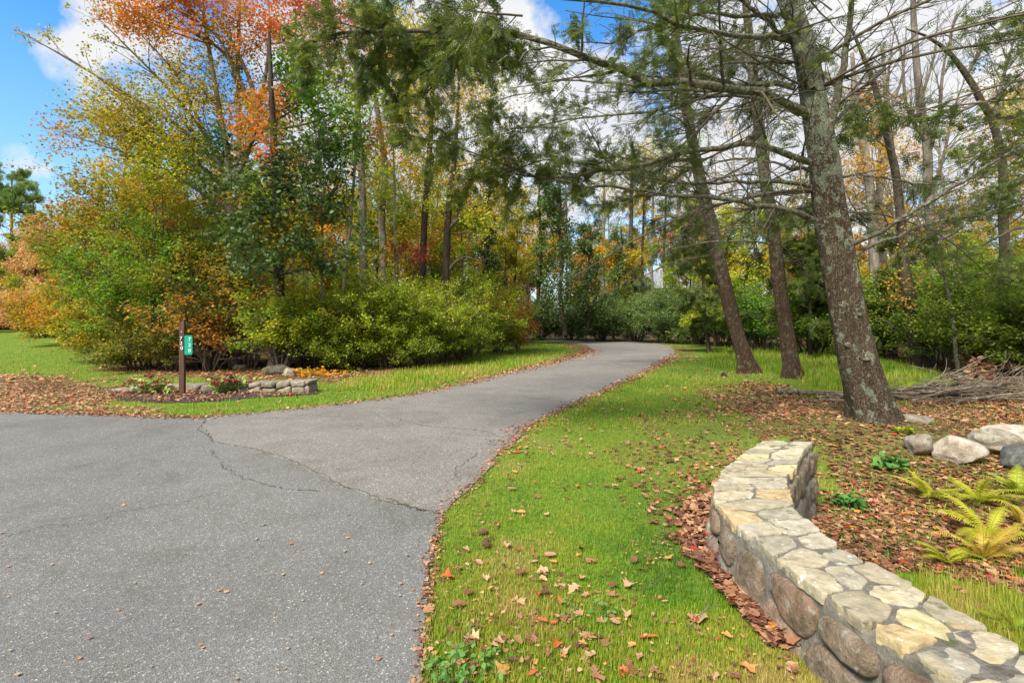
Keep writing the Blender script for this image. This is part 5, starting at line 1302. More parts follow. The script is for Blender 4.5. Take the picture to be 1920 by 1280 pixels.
# thin trunks over the far hedge
for i, (px, Y, w, top, lab) in enumerate([(1130,44,13,330,'pale bare trunk rising over the far hedge'), (1182,43,14,300,'dark trunk over the far hedge, right of the pale one'), (1222,44,9,300,'thin trunk in front of the pale house'),
      (1246,45,8,320,'thinnest trunk right of the pale house'), (948,36,9,300,'thin grey trunk just right of the left dark evergreen'), (880,40,10,330,'thin grey trunk behind the dark forked trunk'), (1270,42,14,280,'brown trunk left of the twin trunks'), (1205,45,8,300,'slender far trunk between the dark trunk and the pale house')]):
    ST('slim_tree', lab, Y, [(px,640),(px+1,560),(px-1,480),(px+2,400),(px+3,top)], [w,w*.9,w*.8,w*.65,w*.4], [(px+8,top+15,Y,2.2,500,'yellow' if i%2 else 'lime',.5),(px-20,top+70,Y,1.6,240,'yellow' if i%3 else 'olive',.6)], 'yellow', .17, 440+i, 'bark_grey' if i%2==0 else 'bark_dark')

# ------------------------------------------------------------------ layered understory on the left
def US(name, label, px, Y, H, Wd, mk, n, ls, seed, mean=.5, layered=.25, cat='small tree', base=None, tm=LEAF_Q, **kw):
    rg = np.random.default_rng(seed)
    x = (px-960)/F*Y
    me = gen_shrub(seed, H, Wd, mk, n, ls, mean, layered, stems=kw.pop('stems', 14), tmpl=tm, **kw)
    return put_shrub(me, name, label, cat, x, Y)
US('understory_tree', 'large bright green layered tree directly behind the number post', 300, 17, 6.0, 4.6, 'green', 19000, .105, 501, .66, low=.12)
US('understory_tree', 'green and orange tinged small tree between the number post and the oak', 385, 16.5, 4.6, 4.0, 'olive', 12000, .10, 502, .55, low=.14)
US('understory_tree', 'olive and rust coloured tree left of the bright green one', 232, 22, 7.2, 4.0, 'olive', 13000, .15, 503, .66, low=.1)
US('understory_tree', 'tall yellowing tree behind the bright green layered tree', 290, 24, 9.0, 5.8, 'olive', 11000, .15, 504, .6, low=.2)
US('understory_shrub', 'orange-leaved bush at the foot of the olive tree, above the grass slope', 135, 26, 2.6, 3.6, 'olive', 7000, .14, 505, .9, cat='shrub')
US('understory_shrub', 'yellow-green bush with orange tips left of the number post', 212, 18.5, 2.9, 3.2, 'yellow', 6500, .11, 506, .3, cat='shrub')
US('understory_shrub', 'green bush hiding the middle of the oak trunk', 528, 15.0, 2.5, 2.6, 'green', 6500, .10, 530, .75, cat='shrub', low=.42)
US('understory_shrub', 'green and orange small tree left of the oak trunk', 455, 17, 4.4, 3.4, 'olive', 8000, .10, 531, .5, cat='shrub', low=.2)
US('understory_shrub', 'lime bush rising behind the left end of the thicket', 590, 18.5, 3.4, 3.2, 'lime', 7000, .09, 532, .5, cat='shrub', low=.2)
US('understory_shrub', 'dark shady bush low behind the left end of the flower bed', 258, 16.2, 1.9, 3.2, 'olive', 5200, .10, 507, .35, cat='shrub')
US('understory_shrub', 'olive brush directly behind the brown number post', 322, 15.6, 1.9, 2.6, 'olive', 5000, .09, 508, .4, cat='shrub')
US('understory_shrub', 'orange-flushed bush right of the green number plate', 395, 15.6, 2.6, 2.6, 'orange', 2000, .10, 509, .3, cat='shrub', low=.3)
US('understory_shrub', 'reddish orange bush just left of the dark oak base', 468, 16.4, 3.0, 2.6, 'orange', 1900, .10, 510, .35, cat='shrub', low=.3)
US('understory_shrub', 'green bush behind the orange one beside the oak base', 440, 17.5, 3.2, 3.0, 'green', 5200, .11, 511, .7, cat='shrub', low=.25)
US('understory_shrub', 'pinkish orange bush far back along the left edge', 48, 38, 3.0, 8.0, 'pink', 6500, .2, 512, .6, cat='shrub')
US('understory_shrub', 'yellow bush far left above the fallen log', 5, 44, 4.2, 8.0, 'yellow', 6000, .2, 513, .5, cat='shrub')
US('understory_shrub', 'orange bush right of the pinkish one at the top of the slope', 90, 31, 2.6, 5.0, 'olive', 5000, .16, 514, .85, cat='shrub')
# the big rounded shrub row left of the drive
US('rounded_shrub', 'yellow-green shrub at the left end of the big rounded thicket, beside the oak base', 572, 16.6, 2.5, 3.0, 'lime', 9000, .075, 521, .62, cat='shrub', low=.2, stems=18)
US('rounded_shrub', 'large lime-topped shrub in the middle of the thicket, many bare stems below', 668, 16.8, 3.1, 3.8, 'lime', 15500, .075, 522, .60, cat='shrub', low=.22, stems=26)
US('rounded_shrub', 'olive-green shrub right of the middle of the thicket', 762, 17.2, 3.0, 3.6, 'lime', 14500, .075, 523, .55, cat='shrub', low=.22, stems=26)
US('rounded_shrub', 'tall green shrub at the right end of the thicket near the driveway', 835, 18.5, 3.2, 3.4, 'lime', 11500, .08, 524, .62, cat='shrub', low=.18, stems=22)
US('rounded_shrub', 'fresh green shrub behind the right end of the thicket', 880, 21.5, 3.4, 3.6, 'lime', 9000, .09, 525, .55, cat='shrub', low=.1)
US('burning_bush', 'shrub turning from yellow to red, at the tip of the thicket by the driveway bend', 930, 24, 2.9, 2.6, 'yellow', 6200, .10, 526, .30, cat='shrub', low=.05)
US('burning_bush', 'small red-orange bush at the very end of the thicket', 972, 25.5, 2.2, 1.7, 'orange', 3600, .10, 527, .85, cat='shrub', low=.02)
US('rounded_shrub', 'shadowed shrub at the back of the thicket behind its middle', 715, 20, 3.3, 4.4, 'green', 9000, .09, 528, .65, cat='shrub', low=.1)
for i, (px, Y, H, lab, mn) in enumerate([(640,15.9,1.5,'low leafy bush at the front foot of the thicket, left of its bare stems',.3), (725,16.4,1.4,'low leafy bush at the front foot of the thicket, near its middle',.35), (800,17.2,1.6,'low bush at the front foot of the thicket, towards its right end',.4), (860,19.5,1.8,'dense low bush at the right foot of the thicket by the meadow grass',.45)]):
    US('rounded_shrub', lab, px, Y, H, 2.6, 'lime', 4200, .075, 590+i, mn, cat='shrub', low=.0, stems=14)
US('rounded_shrub', 'low shady bush in front of the stems of the thicket', 600, 16.0, 1.3, 2.2, 'green', 3000, .08, 529, .4, cat='shrub', low=.05)
# far rhododendron hedge
for i, (px, Y, H, Wd, lab, mn) in enumerate([(1010,41,3.0,5,'leftmost bush of the far evergreen hedge',.45), (1068,40,2.6,4.6,'second bush from the left in the far evergreen hedge',.5), (1125,38.5,2.9,5,'middle bush of the far evergreen hedge, right above the driveway bend',.5),
      (1190,36.5,3.4,5.2,'tallest bush of the far evergreen hedge, below the pale house',.6), (1248,35,3.2,5,'bush right of the tallest in the far evergreen hedge',.55), (1305,33,3.1,4.6,'last bush of the far evergreen hedge, left of the twin trunks',.5), (1360,31,3.2,4.6,'far hedge bush seen behind the left twin trunk',.5)]):
    US('evergreen_bush', lab, px, Y, H*1.12, Wd*1.1, 'rhodo', 12500, .13, 540+i, mn, cat='shrub', low=.0, stems=26, layered=.25)
# right-hand layered shrubs
for i, (px, Y, H, Wd, n, mk, lab, mn, lo) in enumerate([
      (1425,26,2.9,4.6,6500,'green','shrub behind the gap between the twin trunks',.4,.05), (1520,23,3.0,4.4,7500,'green','green shrub seen between the right twin trunk and the big hemlock',.5,.06),
      (1590,25,3.6,4.4,6500,'green','shrub hidden partly by the big hemlock trunk',.5,.06), (1655,19.5,3.0,3.6,8500,'layer','layered green shrub right of the big hemlock trunk',.45,.12),
      (1760,17.5,3.0,3.4,8500,'layer','layered green shrub behind the thin pale sapling',.45,.12), (1850,15,2.9,3.6,11000,'layer','broad flat-layered green shrub filling the right side',.5,.1),
      (1945,13.6,2.8,3.6,10500,'layer','layered green shrub cut by the right edge',.5,.1), (1800,21,3.8,4.6,9000,'green','tall green shrub at the back of the right-hand woods',.62,.06), (1930,18,3.8,4.6,9000,'lime','yellowish green shrub behind the right-edge one',.3,.06)]):
    US('layered_shrub', lab, px, Y, H*1.12, Wd*1.1, mk, int(n*1.15), .095 if Y < 20 else .12, 560+i, mn, layered=.12, cat='shrub', low=lo, stems=18)
# hemlock understory behind the twin trunks
for i, (px, Y, H, lab) in enumerate([(1330,24,7.5,'young dark hemlock behind the left twin trunk'), (1520,21,7.0,'young hemlock between the right twin trunk and the big one'), (1680,19,5.2,'young hemlock with a dark low bough right of the big trunk'), (1420,30,10,'taller young hemlock glimpsed between the twin trunks')]):
    me = gen_tree(600+i, H, .09, 'conifer', 'hemlock', 5200, .26, .2, .30, 'bark_dark', nl=14)
    x = (px-960)/F*Y; put_tree(me, 'young_hemlock', lab, 'tree', (x, Y, float(height(x, Y))))

# ------------------------------------------------------------------ far-left pine and pale trees
def pine():
    rng = np.random.default_rng(701); Y = 62; x = (22-960)/F*Y; H = 18.5; K = 12
    T = np.stack([np.zeros(K), np.zeros(K), np.linspace(0, H, K)], 1)[None]; TR = np.linspace(.32, .05, K)[None]
    e = empty('pine_tree', (x, Y, float(height(x, Y))), 'tall feathery white pine at the far left against the blue sky', 'tree')
    s = Soup(); addtubes(s, T, TR, 9); local('trunk', s.mesh('trunk', M['bark_dark'], True), e, (0,0,0))
    L1, R1 = branch(T, TR, 46, rng, .3, .98, (.26,.4), (62,85), 7, .22, 1, .62, .3, .06); L2, R2 = branch(L1, R1, 360, rng, .3, 1, (.25,.42), (30,55), 4, .3, .4, .4, .5, .08)
    b = Soup(); addtubes(b, L1, R1, 5, .01); addtubes(b, L2, R2, 3, .008); local('branches', b.mesh('branches', M['bark_dark']), e, (0,0,0))
    p, ax, _ = along(L2, 17000, rng, .2, .14); c = Soup(); leaves(c, p, .5, SPRAY_S, rng, ax+[0,0,.4], .4, clump_tint(p, rng, .5, .5, 2, 1), .3, -.1); local('crown', c.mesh('crown', M['pine']), e, (0,0,0))
pine()

# ------------------------------------------------------------------ the woods behind: individuals, copied from a dozen prototypes
protos = []
for i, (mk, H, n, ls, mean, bare, spread, cr0, kind) in enumerate([
    ('yellow', 15, 7500, .21, .45, 0, .24, .30, 'decid'), ('yellow', 17, 6500, .21, .65, .1, .24, .38, 'decid'), ('lime', 14, 8000, .21, .6, 0, .26, .22, 'decid'), ('green', 13, 7500, .21, .8, 0, .27, .22, 'decid'),
    ('orange', 13, 6500, .21, .4, .0, .26, .28, 'decid'), ('olive', 15, 7000, .21, .6, 0, .25, .25, 'decid'), ('hemlock', 16, 6500, .38, .5, 0, .17, .15, 'conifer'), ('yellow', 16, 2600, .17, .6, .3, .26, .35, 'decid'),
    ('yellow', 16, 900, .16, .7, .3, .28, .35, 'decid'), ('pink', 11, 7000, .22, .5, 0, .3, .25, 'decid')]):
    protos.append((mk, gen_tree(800+i, H, .17+.008*i, kind, mk, n, ls, cr0, spread, 'bark_grey' if i % 3 else 'bark_dark', mean, ivy=0 if i % 2 else 300, nl=22 if kind == 'decid' else 20)))
desc = {0: 'bright yellow-crowned tree', 1: 'golden-leaved tall tree', 2: 'lime-green leafy tree', 3: 'green leafy tree', 4: 'orange-leaved tree', 5: 'olive tree with rusty leaves', 6: 'dark conifer', 7: 'thin-crowned yellow tree', 8: 'nearly bare tall tree', 9: 'pale orange-crowned tree'}
kn = {0: 'yellow_tree', 1: 'golden_tree', 2: 'lime_tree', 3: 'green_tree', 4: 'orange_tree', 5: 'olive_tree', 6: 'conifer', 7: 'yellow_tree', 8: 'bare_tree', 9: 'pale_orange_tree'}
def woods(spots, where, grp):
    made = {}
    for (px, Y, k, s) in spots:
        rg = np.random.default_rng(int(px*7+Y*13) & 0xffff); x = (px-960)/F*Y
        z = float(height(x, Y))-.05
        e = made.setdefault(k, []); e.append((px, None)); e[-1] = (px, put_tree(protos[k][1], kn[k], desc[k]+' '+where, 'tree', (x, Y, z), rg.random()*6.28, s*rg.uniform(.92, 1.08), desc[k].replace(' tree', ' trees').replace('dark conifer', 'dark conifers')+' '+where))
    for k, l in made.items():
        l.sort(key=lambda q: q[0]); n = len(l)
        if n < 2 or n > 9: continue
        wd = ['second', 'third', 'fourth', 'fifth', 'sixth', 'seventh', 'eighth', 'ninth']
        for i, (px, e) in enumerate(l):
            e['label'] = e['label']+', '+('leftmost' if i == 0 else 'rightmost' if i == n-1 else wd[i-1]+' from left')
woods([(20,75,9,1.1),(62,48,9,.95),(105,45,9,.9),(-40,60,4,1),(-90,50,0,.8),(120,38,4,.55),(165,36,9,.8),(90,70,4,1),(-20,40,2,.5),(180,50,9,1)], 'far back at the left edge', '')
woods([(230,30,1,.8),(300,30,2,.8),(365,27,5,.75),(330,36,0,.9),(420,32,2,.8),(560,27,5,.72),(470,30,1,.8),(520,36,0,.95)], 'behind the bright green layered tree and the oak', '')
woods([(600,34,7,.9),(640,45,0,.8),(690,38,1,.75),(730,34,0,.72),(770,42,4,.7),(810,34,1,.8),(860,46,0,.85),(660,55,1,1),(745,56,0,1),(830,60,2,.95),(780,30,7,.85),(620,29,8,.85)], 'in the woods above the rounded thicket', '')
woods([(885,38,0,.7),(925,50,1,.85),(965,42,0,.72),(990,55,5,.95),(1010,48,1,.75),(1065,50,0,.95),(1105,45,4,.7),(1140,52,2,.9),(1185,56,0,.95),(1220,78,1,1.2),(1265,74,4,1.2),(1300,48,0,.8),(1340,42,1,.7),(1085,62,6,.9),(1170,44,6,.6),(1320,56,2,.95),(935,62,3,1)], 'beyond the driveway bend and hedge', '')
woods([(1380,44,0,.7),(1420,55,2,.9),(1460,42,1,.65),(1500,50,0,.8),(1545,44,5,.7),(1400,34,8,.9),(1530,33,8,.95),(1360,70,6,.8),(1480,66,4,1),(1440,36,7,.6)], 'in the woods behind the twin hemlock trunks', '')
woods([(1600,48,0,.62),(1640,42,2,.5),(1680,36,8,1),(1710,40,1,.55),(1750,46,0,.6),(1790,36,7,.62),(1830,44,5,.6),(1870,34,8,1.05),(1900,42,0,.62),(1940,36,1,.6),(1980,30,7,.7),(1640,30,8,.95),(1800,28,8,.85),(1850,55,4,.8),(1770,60,1,.85),(1690,62,5,.8),(2010,44,2,.8),(1930,58,0,.9)], 'in the woods behind the right-hand shrubs', '')
# leafy middle storey filling the gaps between the trunks
mid = [gen_tree(860+i, H, .09, 'decid', mk, n, .15, .06, .30, 'bark_dark', mean, nl=26, up=.3) for i, (mk, H, n, mean) in enumerate([('lime', 9, 9000, .5), ('yellow', 9.5, 8500, .3), ('lime', 8.5, 9000, .7), ('yellow', 8, 8500, .7)])]
md = ['lime-green', 'yellow', 'yellowish green', 'golden orange']
for (px, Y, k, s_, wh) in [(640,25,2,.85,'behind the left part of the rounded thicket'), (705,27,1,1.0,'just right of the pale grey trunk'), (765,26,0,.8,'between the yellow-mossed tree and the brown trunk'), (815,29,1,1.0,'between the brown and the dark limbed trunks'), (875,27,0,.85,'behind the right end of the rounded thicket'),
      (905,34,1,.9,'left of the narrow ivy-clad evergreen'), (965,36,1,1.1,'between the ivy-clad evergreens beyond the bend'), (600,24,3,.85,'behind the saplings right of the oak'), (1150,42,3,1.1,'behind the far hedge left of the pale house'), (1290,38,0,1.1,'behind the far hedge right of the pale house'),
      (1340,30,2,.9,'just behind the left twin trunk'), (1430,30,0,.9,'between the twin hemlock trunks'), (1500,28,1,.9,'behind the right twin trunk'), (1555,30,3,.9,'left of the big hemlock trunk, far behind'), (1650,26,3,.62,'right of the big hemlock trunk, behind the shrubs'),
      (1720,28,1,.66,'behind the dark-based bare tree'), (1810,26,0,.62,'above the shrubs behind the pale sapling'), (1880,27,1,.66,'above the right-hand shrubs beside the brown trunk'), (1950,24,2,.7,'above the shrubs at the right edge'), (540,22,2,.75,'hidden partly by the oak trunk'), (480,23,0,.85,'behind the orange bush left of the oak')]:
    x = (px-960)/F*Y; put_tree(mid[k], 'leafy_tree', md[k]+' low leafy tree '+wh, 'tree', (x, Y, float(height(x, Y))), px*.7, s_)
# far wall of woods, low and distant
rg = np.random.default_rng(900)
sp = [(px+rg.uniform(-14, 14), rg.uniform(84, 130), int(rg.choice([0, 1, 2, 4, 5, 3, 1])), rg.uniform(.75, .95)) for px in range(-60, 2040, 34)]
woods(sp, 'in the farthest row of the woods', '')
# trees that stand behind and beside the camera are outside the picture and left out

# ================================================================== grass
STRAW = [G(a, b) for a, b in [(790,1285),(800,1150),(812,1030),(832,962),(900,905),(935,850),(990,798),(1060,763),(1130,733),(1150,740),(1080,778),(1010,815),(960,865),(950,930),(880,985),(850,1060),(850,1150),(870,1285)]]
def scatter(n, seed, pyr=(604, 1300), power=1.0, pxr=(-60, 2000)):
    rg = np.random.default_rng(seed)
    px = rg.uniform(*pxr, n); v = rg.random(n)**power; py = pyr[0]+(pyr[1]-pyr[0])*v
    Y = EYE*F/(py-600); return (px-960)/F*Y, Y
def grass(name, n, seed, h, w, pyr, label, region=None, excl_litter=.75, power=1., tmean=.5, zlo=0, maxY=60, bend=.5, pxr=(-60, 2000), amp=.6):
    x, y = scatter(n, seed, pyr, power, pxr); rg = np.random.default_rng(seed+1)
    ok = y < maxY
    jx = x+rg.normal(0, .012, n); jy = y+rg.normal(0, .012, n)
    ok &= ~paved(jx, jy); ok &= ~inpoly(x, y, WALLPOLY); ok &= ~inpoly(x, y, MULCH)
    if region is not None:
        m = np.zeros(n, bool)
        jj = np.clip(y*.03, .05, .5); xx = x+(fbm(x, y, .5, 31)-.5)*3*jj; yy = y+(fbm(x, y, .5, 37)-.5)*3*jj
        for r_ in region: m |= inpoly(xx, yy, r_)
        ok &= m
    lt = litter(x, y); ok &= rg.random(n) > lt*excl_litter/.9*1.1
    x, y, lt = x[ok], y[ok], lt[ok]; n = len(x)
    z = height(x, y)-.005
    patch = fbm(x, y, 1.1, 41); fine = vnoise(x, y, .12, 43)
    lod = np.clip((y/4.0), 1, 4)**.75
    hh = h*(.40+.85*rg.random(n)+.7*(rg.random(n) < .05))*(.75+.5*vnoise(x, y, .5, 47))*np.clip(y/8, 1, 1.4)*(1-.25*lt); ww = w*lod*(.7+.6*rg.random(n))
    a = rg.random(n)*6.28; d = np.stack([np.cos(a), np.sin(a), np.zeros(n)], 1); s = np.stack([-np.sin(a), np.cos(a), np.zeros(n)], 1)
    b0 = np.stack([x, y, z], 1); lean = bend*rg.random(n)
    m = b0+d*(hh*lean*.35)[:, None]; m[:, 2] += hh*.6; t = b0+d*(hh*lean)[:, None]; t[:, 2] += hh*(1-.25*lean)
    V = np.stack([b0+s*ww[:, None]*.5, b0-s*ww[:, None]*.5, m-s*ww[:, None]*.4, m+s*ww[:, None]*.4, t], 1)
    Fi = (np.array([0,1,2,3, 3,2,4])[None]+(np.arange(n)*5)[:, None]).ravel()
    tt = np.clip(tmean+amp*(patch-.5)+.15*(fine-.5)+rg.normal(0, .10, n)+lt*.35, 0, 1)
    straw = sstep(.60, .76, fbm(x, y, .55, 61))*.55+inpoly(x+(fine-.5)*.1, y, STRAW)*.35
    tt = np.clip(tt+straw*.30, 0, 1)
    dead = rg.random(n) < .05+.10*(patch > .55)+.35*straw; tt = np.where(dead, rg.uniform(.8, 1, n), tt)
    o = mobj(name, raw_mesh(name, V.reshape(-1, 3), Fi, np.tile([4, 3], n), np.repeat(tt, 5), mat=M['grass']))
    return tag(o, label, 'grass', kind='stuff')
grass('lawn_grass', 270000, 1, .034, .0028, (700, 1300), 'short green and yellowish lawn grass with fallen leaves', excl_litter=.66, tmean=.50, amp=1.9, pxr=(760, 1960))
grass('lawn_grass', 130000, 2, .05, .0042, (606, 800), 'short grass on the verges and the slope across the driveway', tmean=.62, maxY=70)
grass('tall_grass', 70000, 3, .15, .005, (640, 760), 'bright yellow-green tall grass behind the twin hemlock trunks', [TALL], .1, tmean=.60, pxr=(1250, 1800), amp=.35)
grass('meadow_grass', 60000, 4, .09, .005, (632, 745), 'rough yellow-green grass bank inside the driveway bend', [MEADOW], .1, tmean=.66, pxr=(560, 1130), amp=.5)
UNDER = [G(a, b, -.2) for a, b in [(1520,860),(1700,850),(1980,880),(1980,1040),(1760,1030),(1560,1000)]]
grass('ground_weeds', 9000, 6, .07, .006, (840, 1100), 'sparse green weeds among the fallen leaves between the wall and the boulders', [UNDER], .35, tmean=.3, pxr=(1480, 2050), amp=.8, bend=1.2)
grass('weedy_grass', 36000, 5, .09, .004, (930, 1300), 'weedy yellowish grass on the far side of the capped wall', [WEEDS], .5, tmean=.62, pxr=(1500, 2300))

# ================================================================== fallen leaves
def in_mulch(x, y): return inpoly(x, y, MULCH)
LM = [lobed(i) for i in range(6)]
LSIMPLE = (np.array([[0,0,0],[.25,.3,.1],[.6,.38,.12],[1,0,.1],[.6,-.34,.02],[.25,-.3,.14]], float)-[.5,0,0], [[0,5,4,3],[0,3,2,1]])
def leafscatter(name, n, seed, dens, size, pyr, label, tint=(.5,.28), tmpl=None, pxr=(-60, 2000), zoff=.012, power=1., maxY=60):
    x, y = scatter(n, seed, pyr, power, pxr); rg = np.random.default_rng(seed+1)
    ok = (rg.random(n) < dens(x, y))&~inpoly(x, y, WALLPOLY)&(y < maxY)
    x, y = x[ok], y[ok]; n = len(x)
    pv = paved(x, y)
    lod = np.clip(y/7, 1, 2.2)
    z = np.where(pv, .014, height(x, y)+zoff+rg.random(n)*zoff*1.5)
    s = Soup(); p = np.stack([x, y, z], 1)
    ax = rg.normal(0, 1, (n, 3)); ax[:, 2] *= .18
    tn = np.clip(rg.normal(*tint, n)+.25*(vnoise(x, y, .8, seed)-.5), 0, 1)
    if tmpl is None:
        k = rg.integers(0, 6, n)
        for j in range(6):
            q = k == j; leaves2(s, p[q], size*lod[q], LM[j], rg, ax[q], tn[q])
    else: leaves2(s, p, size*lod, tmpl, rg, ax, tn)
    return tag(mobj(name, s.mesh(name, M['litter'])), label, 'fallen leaves', kind='stuff')
def leaves2(soup, pts, size, tmpl, rng, ax, tint):
    n = len(pts)
    if n == 0: return
    tv, tf = tmpl; a = unit(ax); nn = rng.normal(0, .25, (n, 3)); nn[:, 2] += 1
    flip = np.where(rng.random(n) < .35, -1, 1)[:, None]; b = unit(np.cross(nn, a))*1.0; c = np.cross(a, b)*flip
    s = (size*rng.uniform(.45, 1.45, n))[:, None, None]
    V = pts[:, None]+s*(tv[None, :, :1]*a[:, None]+tv[None, :, 1:2]*b[:, None]+tv[None, :, 2:3]*c[:, None])
    V[:, :, 2] = np.maximum(V[:, :, 2], pts[:, None, 2]-.008)
    flat = np.concatenate([np.array(q) for q in tf]); sz = np.array([len(q) for q in tf])
    soup.add(V, (flat[None]+(np.arange(n)*len(tv))[:, None]).ravel(), np.tile(sz, n), np.repeat(np.clip(tint, 0, 1), len(tv)))
dl = lambda x, y: litter(x, y)**1.5*np.clip(.15+1.3*vnoise(x, y, .45, 91), 0, 1)
leafscatter('leaf_litter', 64000, 10, lambda x, y: dl(x, y)*(~paved(x, y)), .075, (690, 1290), 'brown fallen leaves thick on the ground under the hemlocks and along the wall', (.42,.26), None, (1150, 1990), power=1.)
leafscatter('leaf_litter', 90000, 11, lambda x, y: dl(x, y)*(~paved(x, y)), .042, (606, 790), 'tan and brown fallen leaves along the verges and under the shrubs', (.62,.16), LSIMPLE, (-60, 1990), power=.9, maxY=80)
leafscatter('wall_leaf_drift', 9000, 12, lambda x, y: (inpoly(x, y, zpoly['B']))*.95, .085, (900, 1290), 'drift of dry brown leaves piled against the foot of the curved wall', (.40,.24), None, (1240, 1560), zoff=.03)
# scattered leaves on the lawn: the far ones as one carpet
leafscatter('lawn_leaves', 5200, 13, lambda x, y: (1-litter(x, y))*(~paved(x, y))*np.clip(vnoise(x, y, .9, 92)*.9, 0, 1)*.8, .055, (640, 860), 'small fallen leaves sprinkled over the distant lawn and verges', (.6,.2), LSIMPLE)
leafscatter('lawn_scraps', 5200, 14, lambda x, y: (1-litter(x, y))*(~paved(x, y))*np.clip(vnoise(x, y, .5, 94)-.25, 0, 1)*1.0, .030, (740, 1290), 'small leaf scraps caught between the blades of the near lawn', (.5,.24), None, (780, 1500), zoff=.016)
# a ragged fringe of leaves and needles along the paving edges
def edge_pts(px, n, rg, sp_):
    p = resample([G(a, b) for a, b in px], 200); k = rg.integers(0, 199, n); t = rg.random(n)[:, None]
    q = p[k]*(1-t)+p[k+1]*t; return q+rg.normal(0, 1, (n, 2))*np.clip(q[:, 1:]*.012*sp_, .02, .35)
rg = np.random.default_rng(95); s = Soup()
for px, n, sp_ in [(drive_px[0:9], 2200, 1.0), (drive_px[14:31], 900, .9), ([(160,776),(300,781),(385,783)], 700, .8), ([(0,771),(160,776)], 500, .8), ([(830,965),(815,1030),(803,1100),(797,1200),(790,1280)], 420, .7), ([(830,965),(850,945),(890,908),(935,850),(990,800),(1060,765),(1130,735),(1200,703),(1262,668)], 1500, .6), ([(985,798),(965,830),(935,850)], 160, 1.6), ([(905,905),(880,920),(850,945)], 60, 1.5)]:
    q = edge_pts(px, n, rg, sp_); z = np.where(paved(q[:, 0], q[:, 1]), .015, height(q[:, 0], q[:, 1])+.02); y = q[:, 1]
    ax = rg.normal(0, 1, (n, 3)); ax[:, 2] *= .2
    leaves2(s, np.c_[q, z], .022*np.clip(y/4, 1, 3.2), LSIMPLE, rg, ax, np.clip(rg.normal(.5, .22, n), 0, 1))
tag(mobj('edge_leaves', s.mesh('edge_leaves', M['litter'])), 'line of dry leaves gathered along the edges of the paving', 'fallen leaves', kind='stuff')

leafscatter('mulch_leaves', 16000, 15, lambda x, y: in_mulch(x, y)*.5*vnoise(x, y, .3, 8), .04, (722, 765), 'fallen leaves caught on the dark mulch around the house number post', (.55,.2), LSIMPLE, (180, 640), zoff=.024)
# individual leaves on the near lawn
def one_leaf_mesh(shape, tint, size, curl):
    tv, tf = lobed(shape, curl); s = Soup(); V = tv*size
    s.add(V, np.concatenate([np.array(q) for q in tf]), [3]*len(tf), np.clip(tint+np.linspace(-.04, .04, len(tv)), 0, 1))
    P = np.array([[[-.2*size, 0, .0], [-.4*size, .02*size, .006], [-.6*size, .05*size, .0]]]); v, f, z_ = tubes(P, np.full((1, 3), .0012), 4); s.add(v, f, z_, .35)
    return s.mesh('fallen_leaf', M['litter'])
rg = np.random.default_rng(97)
kinds = [('tan', .78), ('brown', .30), ('pale brown', .60), ('orange', .88), ('red', .98), ('dark brown', .12), ('rust-coloured', .45)]
lib = {}
for ki, (nm, t) in enumerate(kinds):
    for sh in range(4): lib[ki, sh] = one_leaf_mesh(sh+ki, t, 1.0, [.4, .8, 1.3, .6][sh])
def put_leaf(x, y, ki, sh, size, rz, label, group=None, tilt=(0, 0), z=None):
    o = bpy.data.objects.new('fallen_leaf', lib[ki, sh]); C.objects.link(o)
    zz = z if z is not None else (.028 if paved(np.array([x]), np.array([y]))[0] else float(height(x, y))+.024)
    o.location = (x, y, zz); o.rotation_euler = (tilt[0], tilt[1], rz); o.scale = (size,)*3
    tag(o, label, 'leaf', group)
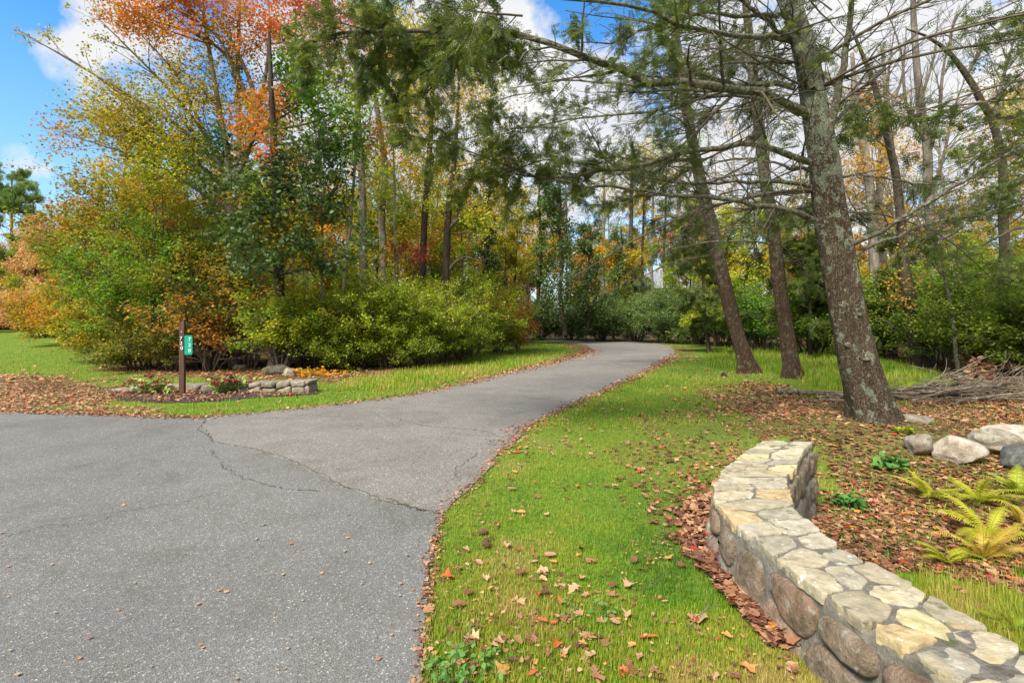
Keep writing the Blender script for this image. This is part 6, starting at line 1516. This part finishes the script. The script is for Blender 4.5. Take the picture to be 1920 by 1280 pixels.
special = [(1312,1165,.15,0,0,'large tan leaf with an orange edge on the lawn near the wall foot'), (1217,1205,.11,4,1,'big rust-red leaf on the lawn left of the large tan leaf'), (1530,1248,.13,3,2,'large orange-brown leaf at the foot of the wall near the bottom'),
  (1003,1058,.085,0,3,'pale tan leaf in the middle of the near lawn'), (1088,1158,.075,2,0,'pinkish pale leaf standing in the grass below the middle of the lawn'), (1017,1172,.08,4,1,'dark red leaf left of the pinkish pale one'), (1047,1216,.075,4,2,'round crimson leaf low in the near lawn'),
  (1108,1235,.10,0,1,'curled tan leaf near the bottom of the lawn'), (1252,1052,.08,3,0,'yellow-orange leaf in the lawn left of the leaf drift'), (898,1060,.075,2,3,'whitish leaf with a red one beside it near the asphalt'), (793,1066,.07,0,2,'tan leaf lying on the asphalt at its edge'),
  (1058,920,.07,5,1,'dark curled leaf on the upper part of the near lawn'), (1090,1035,.08,5,2,'dark wine-coloured curled leaf at the centre of the lawn'), (928,1165,.07,5,0,'purplish leaf in the grass near the asphalt edge'), (930,988,.06,2,2,'small pale leaf at the top left of the near lawn')]
for (px, py, sz, ki, sh, lab) in special:
    x, y = gz(px, py); put_leaf(x, y, ki, sh, sz*1.1, rg.random()*6.28, lab, None, tuple(rg.normal(0, .22, 2)))
cnt = 0; tries = 0
while cnt < 270 and tries < 6000:
    tries += 1
    px = rg.uniform(800, 1500); py = 780+510*rg.random()**.9
    x, y = G(px, py)
    if inpoly(np.array([x]), np.array([y]), WALLPOLY)[0] or paved(np.array([x]), np.array([y]))[0]: continue
    wx = float(np.interp(y, _wy, _wx, left=_wx[0]+1.2, right=_wx[-1]))
    if x > wx-.3 and y < 4.8: continue
    if rg.random() > .12+1.1*max(0, float(vnoise(x, y, .5, 93))-.3): continue
    ki = int(rg.choice(7, p=[.2, .2, .22, .08, .08, .1, .12])); sh = int(rg.integers(4))
    where = 'on the near lawn' if y < 3.4 else ('on the lawn beside the driveway' if x < 1.6 else 'on the lawn short of the wall')
    put_leaf(x, y, ki, sh, rg.choice([.04, .055, .07, .085, .11]), rg.random()*6.28, '%s fallen leaf %s' % (kinds[ki][0], where), '%s leaves scattered %s' % (kinds[ki][0], where), tuple(rg.normal(0, .13, 2)))
    cnt += 1
# bits of leaf and chips on the asphalt
s = Soup(); n = 200; px = rg.uniform(0, 1250, n); py = 640+650*rg.random(n)**.7; Yq = EYE*F/(py-600); xq = (px-960)/F*Yq; ok = paved(xq, Yq); xq, Yq = xq[ok], Yq[ok]; n = len(xq)
ax = rg.normal(0, 1, (n, 3)); ax[:, 2] = 0
leaves2(s, np.stack([xq, Yq, np.full(n, .016)], 1), np.clip(.012+.0035*Yq, 0, .06)*rg.uniform(.4, 1.2, n), LSIMPLE, rg, ax, np.clip(rg.normal(.72, .1, n), 0, 1))
tag(mobj('leaf_bits', s.mesh('leaf_bits', M['litter'])), 'tiny pale leaf scraps and chips scattered over the asphalt', 'debris', kind='stuff')
